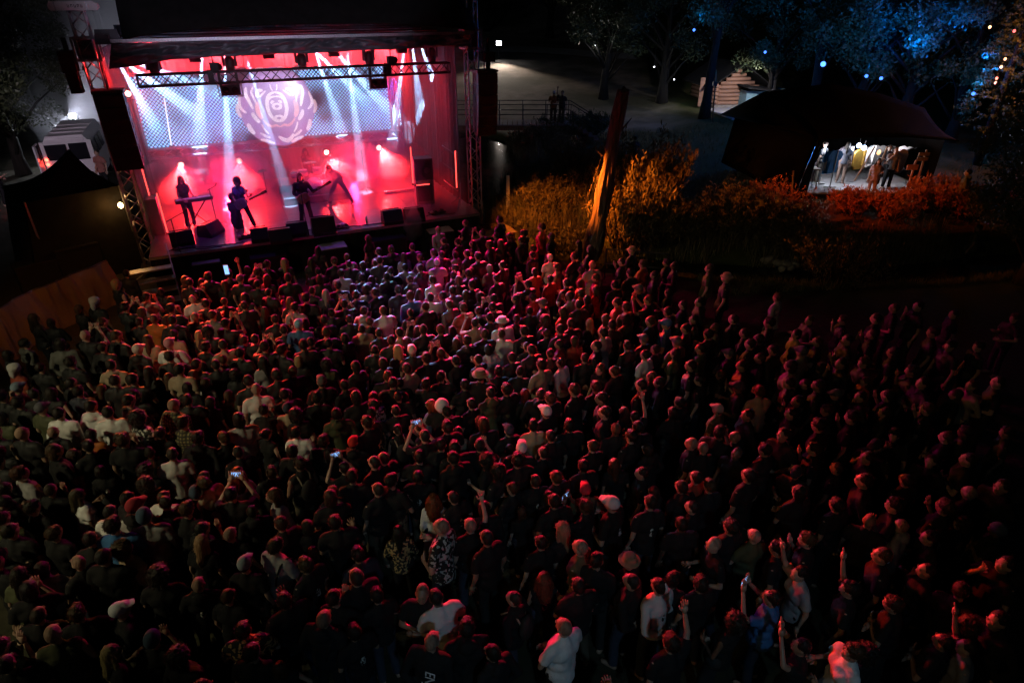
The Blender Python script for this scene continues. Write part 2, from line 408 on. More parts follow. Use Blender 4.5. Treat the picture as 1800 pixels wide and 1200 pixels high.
gtree('tall', 1225, 44, 2.7, 1.0, 'tall dark tree just before the log cabin')
gtree('broad', 1330, 46, 4.0, .95, 'dark tree behind the black tent with a faint blue lamp on its edge')
gtree('tall', 1400, 40, .9, 1.0, 'tall tree with blue lit leaves high above the black tent')
gtree('broad2', 1475, 38, 5.2, 1.0, 'tree lit blue by a lamp hanging over the black tent roof')
gtree('broad', 1560, 36, 2.2, .98, 'tree with the widest blue lit crown, right of the tent peak')
gtree('broad2', 1650, 35, 3.6, 1.0, 'blue lit tree standing next to the orange lit conifer')
gtree('tall', 1850, 33, 1.4, 1.0, 'dark tree cut by the right picture edge behind the conifer')
gtree('broad', 960, 78, 1.0, 1.25, 'far tree on the dark hillside behind the floodlight')
gtree('tall', 1075, 74, 3.0, 1.2, 'far tree on the hillside above the gravel road end')
gtree('broad2', 860, 84, 2.0, 1.3, 'far dark tree above the right stage tower')
gtree('broad', 40, 30, 2.0, .8, 'greenish tree at the left edge behind the white van')
gtree('broad2', -35, 27, 4.4, .85, 'large dark tree cut by the left picture edge')
gtree('tall', 95, 46, 4.4, 1.1, 'tree fading into grey smoke behind the left stage tower')
gtree('tall', 250, 60, .4, 1.2, 'dark tree behind the stage roof')
gtree('broad', 1880, 17.0, 2.5, .55, 'near dark tree rising from the right side of the crowd')

def shrub_mesh(name, h, spread, stems, per, size, m, seed, droop=-.6, upright=.5, leafr=.16):
    r = random.Random(seed); tb = MB(); cs = []; rs = []
    for i in range(stems):
        a = r.uniform(0, 2 * math.pi); q = spread * math.sqrt(r.random()); hh = h * r.uniform(.45, 1) * (1 - .35 * q / spread)
        b0 = Vector((math.cos(a) * q * .35, math.sin(a) * q * .35, -.05)); tip = Vector((math.cos(a) * q * (1.25 - upright * .3), math.sin(a) * q * (1.25 - upright * .3), hh))
        mid = b0.lerp(tip, .55) + Vector((0, 0, hh * .16)); tb.path([b0, mid, tip], [.016, .010, .004], 4)
        for t in (.35, .5, .62, .75, .87, .97):
            c = b0.lerp(mid, t / .55) if t < .55 else mid.lerp(tip, (t - .55) / .45)
            cs.append(tuple(c)); rs.append(leafr * r.uniform(.6, 1.3))
    V, F = leaf_cloud(cs, rs, per, size * 1.5, 1.2, droop * 1.6, .13)
    return tb.mesh(name + '_stems', M['barkdark'], True), np_mesh(name + '_leaves', V, F, m)
SHR = {'w1': shrub_mesh('willow_a', 2.9, 1.25, 80, 10, .10, M['willow'], 4, droop=-1.2), 'w2': shrub_mesh('willow_b', 1.9, 1.4, 90, 12, .07, M['willow'], 8),
       'low': shrub_mesh('low_bush', 1.1, 1.3, 90, 9, .09, M['willow'], 12, upright=.1), 'red': shrub_mesh('red_bush', 1.6, 1.2, 80, 8, .11, M['autumn'], 21),
       'thin': shrub_mesh('thin_bush', 1.7, 1.3, 60, 5, .07, M['willow'], 31, leafr=.1), 'grn': shrub_mesh('green_bush', 1.5, 1.4, 100, 9, .11, M['leaf'], 41)}
def shrub(kind, px, py, rz, sc, label, dz=0.0):
    p = P(px, py, dz); p = Vector((p.x, p.y, gh(p.x, p.y))); o = empty('shrub', p, rz, label, 'shrub', 'shrubs along the creek'); o.scale = (sc, sc, sc)
    link('stems', SHR[kind][0], o); link('leaves', SHR[kind][1], o)
shrub('w1', 1105, 424, .3, 1.2, 'tall orange lit willow shrub just right of the dead trunk')
shrub('w2', 1160, 425, 2.3, 1.1, 'bright orange willow shrub at the water edge right of the trunk')
shrub('w1', 1085, 372, 2.2, 1.1, 'dim tall shrub rising on the bank behind the lower trunk')
shrub('w1', 1150, 365, 5.2, 1.15, 'dim tall shrub on the bank right behind the bright willow')
shrub('low', 985, 415, 1.3, 1.0, 'low shrub left of the dead trunk above the crowd')
shrub('w2', 955, 385, 5.0, 1.0, 'dark brownish shrub between the white post and the trunk')
shrub('w1', 1010, 345, 2.0, 1.0, 'dark shrub left of the trunk at half its height')
shrub('low', 920, 400, 3.1, .8, 'small orange lit bush right of the white post')
shrub('w2', 1285, 415, 1.1, 1.15, 'rounded orange shrub below the left wall of the black tent')
shrub('w2', 1345, 410, 3.9, 1.15, 'rounded orange shrub in front of the black tent corner')
shrub('low', 1390, 435, .6, 1.0, 'low bush behind the pale stones on the bank')
shrub('thin', 1470, 500, 2.8, 1.15, 'thin twiggy shrub at the end of the lit grass strip')
shrub('red', 1490, 392, 1.4, .72, 'red lit shrub in front of the clothes stall floor')
shrub('red', 1560, 402, 3.3, .8, 'orange red shrub below the hanging shirts')
shrub('red', 1635, 392, 4.8, .95, 'tallest orange red shrub right of the clothes stall')
shrub('red', 1690, 400, .9, .9, 'dim red shrub at the far right beyond the stall')
shrub('grn', 975, 245, .9, 1.1, 'dark green bush under the right end of the footbridge')
shrub('grn', 1030, 235, 2.9, 1.1, 'dark bush right of the footbridge steps')
shrub('grn', 945, 268, 3.9, 1.0, 'green bush on the pond bank below the footbridge')
shrub('grn', 1075, 320, 3.9, 1.0, 'dark bush right behind the upper dead trunk')
for i, (px, py, s) in enumerate(((1372, 447, .2), (1386, 449, .24), (1400, 450, .2), (1352, 444, .24), (1394, 455, .16), (1378, 456, .15))):
    p = P(px, py, 0); mb = MB(); mb.ell((0, 0, 0), (1, .8, .6), 14, 9)
    mb.v = [tuple(Vector(v) * (1 + .22 * mnoise.noise(Vector(v) * 1.6 + Vector((i * 7, 0, 0))))) for v in mb.v]
    o = mb.build('stone', M['stone'], smooth=True, loc=(p.x, p.y, max(gh(p.x, p.y), -.35) + s * .25), scale=(s, s, s), rot=(.2 * i, .1, i))
    tag(o, ['rounded pale stone leftmost but one on the creek bank', 'biggest pale stone in the heap on the creek bank', 'rightmost pale stone of the heap on the creek bank', 'flat pale stone lying apart on the creek bank', 'small pale stone low at the right of the bank heap', 'smallest pale stone at the water below the bank heap'][i], 'stone', 'stones on the creek bank')

# dead leaning trunk
b0 = P(1037, 446, 0); t0 = PY(1098, 158, b0.y)
mb = MB(); k = 60; n = 64; vs = []
for i in range(k + 1):
    t = i / k; c = b0.lerp(t0, t) + Vector((.05 * math.sin(t * 6), .05 * math.cos(t * 5), 0)); c.z -= .15 * (1 - t)
    rr = .17 * (1 - t) ** 2 + .175 + .02 * t + .025 * math.sin(t * 17)
    for j in range(n):
        w = 2 * math.pi * j / n
        q = rr * (1 + .26 * mnoise.noise((math.cos(w) * 1.8, math.sin(w) * 1.8, t * 6)) + .16 * mnoise.noise((math.cos(w) * 6, math.sin(w) * 6, t * 7)) - .13 * abs(mnoise.noise((math.cos(w) * 11, math.sin(w) * 11, t * 4))))
        vs.append(c + Vector((math.cos(w) * q, math.sin(w) * q, (.12 * mnoise.noise((w, 0, 9)) if i == k else 0))))
fs = [(i * n + j, i * n + (j + 1) % n, (i + 1) * n + (j + 1) % n, (i + 1) * n + j) for i in range(k) for j in range(n)] + [tuple(k * n + j for j in range(n))]
root = empty('dead_trunk', (0, 0, 0), 0, 'tall bare dead tree trunk leaning right above the crowd edge', 'tree trunk')
mb.add(vs, fs); mb.build('trunk', M['bark'], root, True)
mb = MB(); c = b0.lerp(t0, .62)
for dx, dz in ((-.5, .25), (.42, .35)): mb.path([c, c + Vector((dx * .5, 0, .05)), c + Vector((dx, -.1, dz))], [.06, .035, .012], 6); c = b0.lerp(t0, .78)
mb.build('branch_stub', M['bark'], root, True)
mb = MB(); c = b0.lerp(t0, .7); mb.path([c + Vector((-.25, -.2, 0)), b0.lerp(t0, .5) + Vector((-.42, -.3, 0)), b0.lerp(t0, .25) + Vector((-.62, -.4, 0)), b0 + Vector((-.7, -.5, .1))], .012, 5)
mb.build('rope', M['wood'], root, True)
# white post and a rail beside it
p = P(893, 388, 0); mb = MB(); mb.box((0, 0, .85), (.12, .06, 1.7)); o = mb.build('wooden_post', M['white'], loc=(p.x, p.y, gh(p.x, p.y)))
tag(o, 'pale upright plank post right of the stage tower', 'post')
root = empty('handrail', (0, 0, 0), 0, 'dark metal handrail along the creek at the crowd edge', 'railing')
a = P(1062, 490, 0); c = P(1170, 500, 0)
for z in (.95, .5): mb = MB(); mb.tube((a.x, a.y, z), (c.x, c.y, z), .025); mb.build('rail', M['steel'], root)
for t in (0, .33, .66, 1.0):
    q = a.lerp(c, t); mb = MB(); mb.tube((q.x, q.y, -.1), (q.x, q.y, .97), .03); mb.build('rail_post', M['steel'], root)

# footbridge
def lamp_mat(c, s): return glow('lamp_glow', c, s)
BY = 38.0; bz = 1.0; x1 = PY(1003, 195, BY).x
root = empty('footbridge', (0, 0, 0), 0, 'wooden footbridge with metal railings over the dark pond', 'bridge')
for i in range(46):
    x = x1 - .14 - i * .28; mb = MB(); mb.box((x, BY, bz - .03), (.25, 1.7, .06)); mb.build('plank', M['concrete'], root)
for dy in (-.8, .8):
    mb = MB(); mb.box((x1 - 6.5, BY + dy * .8, bz - .2), (13, .14, .26)); mb.build('beam', M['wood'], root)
    for z in (.55, 1.08): mb = MB(); mb.tube((x1 - 13, BY + dy, bz + z), (x1, BY + dy, bz + z), .025); mb.build('rail', M['steel'], root)
    for i in range(10): mb = MB(); mb.tube((x1 - .05 - i * 1.35, BY + dy, bz - .1), (x1 - .05 - i * 1.35, BY + dy, bz + 1.08), .025); mb.build('rail_post', M['steel'], root)
    for z in (.55, 1.08): mb = MB(); mb.tube((x1, BY + dy, bz + z), (x1 + 1.9, BY + dy - .3, z - .05), .025); mb.build('stair_rail', M['steel'], root)
for i in range(5): mb = MB(); mb.box((x1 + .2 + i * .33, BY - .1, bz - .13 - i * .19), (.3, 1.5, .06)); mb.build('step', M['wood'], root)
for x in (x1 - 2.6, x1 - 7.5): mb = MB(); mb.box((x, BY, -.1), (.3, 1.3, 1.9)); mb.build('pier', M['concrete'], root)

# floodlight on the hillside
p = PY(877, 78, 66.0)
root = empty('floodlight_mast', (p.x, 66, gh(p.x, 66)), 0, 'white floodlight on a mast above the gravel road', 'floodlight')
hz = p.z - gh(p.x, 66)
mb = MB(); mb.tube((0, 0, -.2), (0, 0, hz), .06); mb.build('mast', M['steel'], root)
mb = MB(); mb.box((0, -.1, hz + .1), (.7, .2, .45)); mb.build('housing', M['steel'], root)
mb = MB(); mb.box((0, -.21, hz + .1), (.42, .02, .34)); mb.build('lens', glow('white_flood', (.85, .9, 1), 60), root)
light('SPOT', (p.x, 65.5, p.z), 2400, (.95, .80, .68), (p.x + 1, 48, 0), 84, .6, .3)
# street lamp among the middle trees (white, half hidden by leaves)
for px, py, Y, pw in ((1047, 80, 51, 12), (1150, 118, 48, 14), (1185, 140, 48, 16)):
    q = PY(px, py, Y); root = empty('path_lamp', (q.x, Y, gh(q.x, Y)), 0, {1047: 'white lamp hung in the leaves of the curved tree', 1150: 'white lamp glimmering in leaves above the dead trunk top', 1185: 'white lamp behind leaves left of the tall dark tree'}[px], 'lamp', 'white path lamps')
    h = q.z - gh(q.x, Y); mb = MB(); mb.tube((0, 0, h + .08), (0, 0, h + 1.2), .015); mb.build('cord', M['steel'], root)
    mb = MB(); mb.ell((0, 0, h), (.05, .05, .05), 12, 8); mb.build('globe', glow('path_lamp_globe', (.85, .93, 1), 6), root, True)
    light('POINT', (q.x, Y - .25, q.z - .3), pw, (.85, .93, 1), radius=.1)
# ================================================================== the stage
def stg(name, s, d, z, label=None, cat=None, group=None, rz=0.0):
    return empty(name, SF(s, d, z), SANG + rz, label, cat, group)
W0, W1, DEP = -0.15, 9.75, 7.6
root = stg('stage', 0, 0, 0, 'black stage platform with a dark purple lit plywood floor', 'stage')
k = 0
for i in range(5):
    for j in range(4):
        mb = MB(); mb.box((W0 + .99 + i * 1.98, .95 + j * 1.9, DECK - .04 + .0015 * ((i * 7 + j * 3) % 3)), (1.972, 1.892, .08)); mb.build('deck_panel', M['deck'], root)
mb = MB(); mb.sheet(lambda u, v: (W0 + .01 + (W1 - W0 - .02) * u, .03 + .02 * math.sin(u * 160), v * (DECK - .09)), 160, 1); mb.build('front_skirt', M['blackfab'], root)
mb = MB(); mb.box(((W0 + W1) / 2, .02, DECK - .05), (W1 - W0, .04, .07)); mb.build('edge_rail', M['alu'], root)
for s in (W0 + .02, W1 - .02): mb = MB(); mb.box((s, DEP / 2, (DECK - .09) / 2), (.03, DEP - .1, DECK - .09)); mb.build('side_skirt', M['blackfab'], root)

def folds(u, a=.05, f=60, ph=0): return a * (math.sin(u * f + ph) + .5 * math.sin(u * f * 2.3 + ph * 2))
M['drape'] = mat('stage_drape', (.06, .055, .058), .85, var=.3, scale=3, bump=.2, bscale=14)
o = MB().sheet(lambda u, v: (W0 + (W1 - W0) * u, 7.45 + folds(u, .03, 150), DECK + .02 + v * 5.5), 240, 8).build('back_curtain', M['drape'], None, True, loc=SF(0, 0, 0), rot=(0, 0, SANG))
tag(o, 'red lit pleated curtain across the back of the stage', 'curtain')
for s, lab in ((W0 + .05, 'dark side curtain on the left inside of the stage'), (W1 - .1, 'red lit pleated side curtain on the right inside of the stage')):
    o = MB().sheet(lambda u, v, s=s: (s + folds(u, .035, 90), 1.6 + 5.7 * u, DECK + .02 + v * 5.1), 140, 6).build('side_curtain', M['drape'], None, True, loc=SF(0, 0, 0), rot=(0, 0, SANG))
    tag(o, lab, 'curtain', 'stage side curtains')

# roof
root = stg('stage_roof', 0, 0, 0, 'black canopy stage roof with a grey wrinkled front valance', 'roof')
def roofp(u, v):
    s = .62 + 9.35 * u; d = .55 + 7.1 * v; z = 6.55 + 2.6 * math.sin(math.pi * min(1, v * .9 + .02)) ** .8 - .25 * (abs(u - .5) * 2) ** 2.5
    return (s, d, z)
MB().sheet(roofp, 24, 24, (0, 0, -.05)).build('canopy', M['blackfab'], root, True)
def valp(u, v):
    s = .35 + 9.45 * u; sag = .16 * (1 - v) * sst(.16, 0, u)
    wr = mnoise.noise((s * 2.2 + v * .8, v * 3.5, 1)) * .16 + mnoise.noise((s * 5 - v * 4, v * 5, 4)) * .10 + .10 * abs(mnoise.noise((s * .9, v * 7 + s, 8)))
    return (s - .2 * (1 - v) * sst(.1, 0, u), .48 - wr * math.sin(math.pi * (v * .9 + .05)), 6.04 + .1 * u + .4 * v - sag + .03 * mnoise.noise((s * 1.3, 0, 2)) * (1 - v))
MB().sheet(valp, 200, 14, (0, .02, 0)).build('valance', M['canvas'], root, True)
mb = MB(); mb.box((5.1, .40, 6.5), (9.5, .08, .075)); mb.build('edge_beam', M['alu'], root)
for i in range(4): mb = MB(); mb.tube((.3, 1.8 + 1.7 * i, 6.45), (9.7, 1.8 + 1.7 * i, 6.45), .05); mb.build('roof_bar', M['steel'], root)

# truss pieces shared by every tower and girder
def rod(r, l, mname='alu'):
    mb = MB(); mb.tube((0, 0, 0), (0, 0, l), r, 6); return mb.mesh('rod', M[mname], True)
def place_rod(name, me, p0, p1, parent, L0):
    p0 = Vector(p0); p1 = Vector(p1); o = link(name, me, parent); d = p1 - p0
    o.location = p0; o.rotation_mode = 'QUATERNION'; o.rotation_quaternion = d.to_track_quat('Z', 'Y'); o.scale = (1, 1, d.length / L0); return o
ROD = {'chord': rod(.026, 1), 'brace': rod(.014, 1), 'dchord': rod(.024, 1, 'steel'), 'dbrace': rod(.013, 1, 'steel')}
def truss(parent, p0, p1, w, h, step, up=(0, 0, 1), pre=''):
    p0 = Vector(p0); p1 = Vector(p1); t = (p1 - p0).normalized(); u = Vector(up); a = t.cross(u).normalized(); b = a.cross(t)
    cs = [a * (w / 2) * sx + b * (h / 2) * sy for sx, sy in ((-1, -1), (1, -1), (1, 1), (-1, 1))]
    for c in cs: place_rod('chord', ROD[pre + 'chord'], p0 + c, p1 + c, parent, 1)
    n = max(2, round((p1 - p0).length / step)); seg = (p1 - p0) / n
    for f in range(4):
        c0, c1 = cs[f], cs[(f + 1) % 4]
        for i in range(n):
            q = p0 + seg * i
            x, y = (c0, c1) if (i + f) % 2 == 0 else (c1, c0)
            place_rod('brace', ROD[pre + 'brace'], q + x, q + seg + y, parent, 1)
    for e in (p0, p1):
        for f in range(4): place_rod('brace', ROD[pre + 'brace'], e + cs[f], e + cs[(f + 1) % 4], parent, 1)

TL, TR = (-.32, 1.55), (10.05, 1.2)
def tower(s, d, top, label):
    root = stg('stage_tower', s, d, 0, label, 'truss tower', 'truss towers of the stage')
    truss(root, (0, 0, .35), (0, 0, top), .34, .34, .34, up=(0, 1, 0))
    mb = MB(); mb.box((0, 0, .3), (.6, .6, .1)); mb.build('base_plate', M['steel'], root)
    for a in range(4):
        w = math.pi / 4 + a * math.pi / 2; mb = MB(); mb.path([(0, 0, .25), (math.cos(w) * .75, math.sin(w) * .75, .06)], .035); mb.build('outrigger', M['alu'], root)
        mb = MB(); mb.box((math.cos(w) * .75, math.sin(w) * .75, .03), (.16, .16, .06)); mb.build('foot', M['steel'], root)
    mb = MB()
    for sx in (-.27, .27): mb.box((sx, -.27, 6.28), (.05, .05, .52)); mb.box((sx, .27, 6.28), (.05, .05, .52))
    for z in (6.02, 6.54):
        for sx in (-.27, .27): mb.box((sx, 0, z), (.05, .49, .05))
        for sy in (-.27, .27): mb.box((0, sy, z), (.49, .05, .05))
    mb.build('sleeve_block', M['alu'], root)
    mb = MB(); mb.box((.0, .0, 6.28), (.36, .36, .42)); mb.build('roof_corner', M['canvas'], root)
    return root
tl = tower(*TL, 7.15, 'left truss tower of the stage beside the black gazebo')
tr = tower(*TR, 8.6, 'right truss tower of the stage beside the pond grass')
# head beam of the left tower with its lettering, and the hoist under it
root = stg('tower_head', TL[0], TL[1], 7.15, 'pale rounded head beam with small lettering on the left tower top', 'tower head')
mb = MB(); mb.prism([(-.52, .0), (.45, .0), (.52, .06), (.5, .16), (.42, .2), (-.5, .2), (-.55, .1)], -.2, .2); mb.build('beam', M['white'], root)
for i in range(5): mb = MB(); x = -.13 + i * .07; mb.box((x, -.203, .1), (.012, .008, .07)); mb.box((x + .022, -.203, .1 + (.029 if i % 2 else -.029)), (.032, .008, .012)); mb.box((x + .03, -.203, .1), (.012, .0085, .046)); mb.build('worn_letter', M['black'], root)
for x in (-.4, .28): mb = MB(); mb.box((x, -.205, .1), (.03, .012, .19)); mb.build('strap', M['alu'], root)
o = MB().box((0, 0, 0), (.32, .5, .5)).box((0, 0, -.5), (.26, .4, .5)).box((.05, -.1, .4), (.1, .1, .3)).build('chain_hoist', M['black'], None, loc=SF(TL[0] - .5, TL[1], 6.0), rot=(0, 0, SANG))
tag(o, 'black chain hoist hanging left of the left tower head', 'hoist', 'chain hoists on the towers')
o = MB().box((0, 0, 0), (.34, .4, .28)).box((0, 0, -.3), (.12, .12, .4)).box((0, 0, .3), (.08, .08, .5)).build('chain_hoist', M['black'], None, loc=SF(10.52, .95, 5.78), rot=(0, 0, SANG))
tag(o, 'black chain hoist above the right hanging loudspeaker column', 'hoist', 'chain hoists on the towers')
o = MB().box((0, 0, .18), (.1, .55, .1)).prism([(-.3, 0), (.3, 0), (.24, .34), (-.24, .34)], -.02, .02).build('awning_flap', M['canvas'], None, loc=SF(.25, 1.0, 6.4), rot=(0, 0, SANG))
tag(o, 'small pale flap glowing red beside the left tower head', 'flap')

# line arrays
def line_array(s, d, ztop, lean, label):
    root = stg('speaker_column', s, d, 0, label, 'loudspeaker', 'hanging loudspeaker columns')
    y = 0.0; z = ztop; a = 0.0
    mb = MB(); mb.box((0, .05, ztop + .04), (.7, .6, .07)); mb.build('fly_frame', M['steel'], root)
    mb = MB(); mb.tube((0, .05, ztop + .07), (0, .05, ztop + .75), .02); mb.build('chain', M['steel'], root)
    for i in range(6):
        a = R(1.5 + i * lean); rot = Matrix.Rotation(a, 3, 'X'); hh = .315; c = Vector((0, y, z - hh / 2))
        mb = MB(); mb.box(c, (.66, .5, hh - .012), rot); cab = mb.build('cabinet', M['plastic'], root)
        mb = MB(); mb.box(c + rot @ Vector((0, -.255, 0)), (.6, .012, hh - .06), rot); mb.build('grille', M['grille'], cab)
        for sx in (-1, 1): mb = MB(); mb.box(c + rot @ Vector((sx * .336, .08, 0)), (.012, .22, hh * .55), rot); mb.build('side_bracket', M['steel'], cab)
        z -= hh * math.cos(a); y += hh * math.sin(a)
    return root
line_array(-.02, .55, 5.32, 1.6, 'black curved loudspeaker column hanging at the left of the stage')
line_array(10.33, .75, 5.36, 1.6, 'black curved loudspeaker column hanging at the right of the stage')

# front lighting truss with two hung frames
root = stg('lighting_truss', 0, 0, 0, 'long dark lattice truss hanging across the stage front', 'truss')
truss(root, (.66, 1.0, 5.52), (9.22, 1.0, 5.52), .28, .28, .275, pre='d')
for px in (376, 688):
    s, z = SD(px, 120, 1.0); o = stg('motor_hoist', s, 1.0, 5.68, 'dark hoist motor on the truss left of the emblem' if px < 500 else 'dark hoist motor on the truss right of the emblem', 'hoist', 'hoist motors on the truss')
    mb = MB(); mb.box((0, 0, .1), (.2, .22, .22)); mb.ell((.06, 0, .1), (.16, .1, .12), 10, 6); mb.build('motor', M['black'], o)
    mb = MB(); mb.tube((0, 0, .2), (0, 0, .6), .02); mb.box((0, 0, .42), (.09, .09, .1)); mb.build('chain', M['steel'], o)
    mb = MB(); mb.box((-.12, 0, -.15), (.14, .34, .34)); mb.build('bracket', M['steel'], o)
for px, py, lab in ((405, 158, 'dark blinder lamp frame hung from the truss left of the emblem'), (665, 147, 'dark blinder lamp frame hung from the truss right of the emblem')):
    s, z = SD(px, py, .95); o = stg('blinder_frame', s, .95, z, lab, 'stage light', 'blinder frames under the truss')
    mb = MB(); mb.box((0, 0, 0), (.5, .22, .26)); mb.build('lamp_body', M['black'], o)
    mb = MB()
    for a, b in (((-.3, -.16), (.3, -.16)), ((-.3, -.16), (-.3, .18)), ((.3, -.16), (.3, .18))):
        for y in (-.14, .14): mb.tube((a[0], y, a[1]), (b[0], y, b[1]), .013)
    mb.build('cage', M['alu'], o)
    for sx in (-.22, .22): mb = MB(); mb.box((sx, 0, .27), (.07, .08, .36)); mb.build('hanger', M['steel'], o)
    for sx in (-.12, .12):
        mb = MB(); mb.ell((sx, -.112, 0), (.09, .02, .09), 12, 6); mb.build('reflector', M['glass'], o, True)

# moving heads and panels under the roof edge
for i, px in enumerate((270, 404, 530, 648, 759)):
    s, z = SD(px, [118, 112, 106, 102, 96][i], 1.5); o = stg('moving_head', s, 1.5, z, ['%s moving head lamp counted from the left under the valance' % w for w in ('first', 'second', 'third', 'fourth', 'fifth')][i], 'stage light', 'moving heads under the valance', rz=[.3, -.2, .1, .4, -.3][i])
    mb = MB(); mb.box((0, 0, .3), (.32, .26, .12)); mb.build('base', M['black'], o)
    for sx in (-.16, .16): mb = MB(); mb.box((sx, 0, .1), (.05, .12, .34)); mb.build('yoke_arm', M['black'], o)
    mb = MB(); mb.path([(0, .03, .16), (0, .0, .1), (0, -.02, -.08), (0, -.03, -.2)], [.09, .125, .13, .11], 12); mb.build('head', M['plastic'], o, True)
    mb = MB(); mb.ell((0, -.035, -.205), (.09, .09, .02), 12, 6); mb.build('lens', M['glass'], o, True)
for i, px in enumerate((343, 472, 587, 706)):
    s, z = SD(px, [105, 99, 96, 90][i], 1.6); o = stg('panel_light', s, 1.6, z, ['%s flat square panel lamp from the left under the valance' % w for w in ('first', 'second', 'third', 'fourth')][i], 'stage light', 'flat panel lamps under the valance')
    mb = MB(); mb.box((0, 0, 0), (.3, .2, .12)); mb.build('housing', M['black'], o)
    mb = MB(); mb.box((0, 0, .15), (.04, .04, .2)); mb.build('hook', M['steel'], o)

# LED screen
S0, Z0 = SD(262, 265, 6.0); S1, _ = SD(688, 229, 6.0); Z1 = 5.15; Z0 = 2.9
m, N, L, b = nodes('led_screen'); N.remove(b)
tc = N.new("ShaderNodeTexCoord"); sp = N.new("ShaderNodeSeparateXYZ"); L.new(tc.outputs["Object"], sp.inputs[0])
PITCHS = .125
def cell(out, off):
    a = mth('FRACT', mth('DIVIDE', mth('ADD', out, off), PITCHS)); return mth('SUBTRACT', a, .5)
diag1 = mth('ADD', sp.outputs['X'], sp.outputs['Z']); diag2 = mth('SUBTRACT', sp.outputs['X'], sp.outputs['Z'])
cx, cz = cell(diag1, 50.), cell(diag2, 50.)
rr = mth('SQRT', mth('ADD', mth('MULTIPLY', cx, cx), mth('MULTIPLY', cz, cz)))
dot = N.new("ShaderNodeMapRange"); dot.inputs[1].default_value = .40; dot.inputs[2].default_value = .26; L.new(rr, dot.inputs[0])
nn = N.new("ShaderNodeTexNoise"); nn.inputs["Scale"].default_value = .75; nn.inputs["Detail"].default_value = 2.5; L.new(tc.outputs["Object"], nn.inputs["Vector"])
mask = N.new("ShaderNodeMapRange"); mask.inputs[1].default_value = .36; mask.inputs[2].default_value = .58; mask.inputs[3].default_value = .03; L.new(nn.outputs["Fac"], mask.inputs[0])
e = N.new("ShaderNodeEmission"); e.inputs[0].default_value = (.22, .52, 1, 1)
L.new(mth('ADD', mth('MULTIPLY', mth('MULTIPLY', dot.outputs[0], mask.outputs[0]), 4.0), .03), e.inputs[1]); L.new(e.outputs[0], N["Material Output"].inputs[0])
root = stg('led_screen', 0, 0, 0, 'wide LED dot screen glowing pale blue behind the band', 'screen')
mb = MB(); mb.box(((S0 + S1) / 2, 6.03, (Z0 + Z1) / 2), (S1 - S0, .06, Z1 - Z0)); mb.build('panel', m, root)
truss(root, (S0 - .1, 6.0, Z0 - .2), (S1 + .3, 6.0, Z0 - .2), .28, .28, .42)
for s in (S0 - .2, S1 + .3): truss(root, (s, 6.0, DECK + .05), (s, 6.0, Z1 + .1), .28, .28, .42, up=(0, 1, 0))
for i, (s, py) in enumerate(((S1 + .55, 0), (S1 + .85, 0), (S1 + 1.05, 0))):
    mb = MB(); mb.tube((s, 6.2, DECK), (s, 6.2, 5.6), .015); mb.build('drop_cable', M['alu'], root)

# emblem: a round scalloped bear head board
bs, bzz = SD(487, 188, 5.0); BR = 1.27
root = stg('bear_emblem', bs, 5.0, bzz, 'round scalloped lavender board painted with a white bear head', 'emblem')
n = 120; prof = []
for i in range(n):
    w = 2 * math.pi * i / n; q = BR * (1 + .022 * abs(math.sin(w * 7.5)) - .03)
    if abs((w % (2 * math.pi)) - math.pi / 2) < .16: q *= .97
    prof.append((q * math.cos(w) * .99, q * math.sin(w) * 1.04))
M['emblem'] = mat('emblem_lavender', (.34, .25, .52), .6, var=.25, scale=2)
M['emblemw'] = mat('emblem_white', (.9, .9, .92), .6, var=.12, scale=8); M['emblemp'] = mat('emblem_pink', (.85, .5, .55), .6, var=.2, scale=8)
mb = MB(); mb.prism(prof, 0, .05); mb.build('board', M['emblem'], root)
def BX(x, y): return ((x - 580) / 455 * BR, (640 - y) / 455 * BR)
def stroke(pts, w, mm='emblemw', name='painted_stroke', sym=False):
    for sg in ((1, -1) if sym else (1,)):
        p = [Vector((sg * BX(*q)[0], -.006, BX(*q)[1])) for q in pts]
        # smooth the line
        for _ in range(2):
            q = [p[0]]
            for a, c in zip(p, p[1:]): q += [a.lerp(c, .25), a.lerp(c, .75)]
            p = q + [p[-1]]
        k = len(p); vs = []; fs = []
        for i, c in enumerate(p):
            t = (p[min(i + 1, k - 1)] - p[max(i - 1, 0)]).normalized(); nrm = Vector((-t.z, 0, t.x))
            ww = 1.3 * w / 455 * BR * math.sin(math.pi * (i + .7) / (k + .4)) ** .6; vs += [c + nrm * ww, c - nrm * ww]
        for i in range(k - 1): fs.append((2 * i, 2 * i + 1, 2 * i + 3, 2 * i + 2))
        vs2 = [v + Vector((0, .008, 0)) for v in vs]; nv = len(vs)
        fs += [(2 * i + 1, 2 * i, 2 * i + nv, 2 * i + 1 + nv) for i in range(0)]
        MB().add(vs, fs).build(name, M[mm], root)
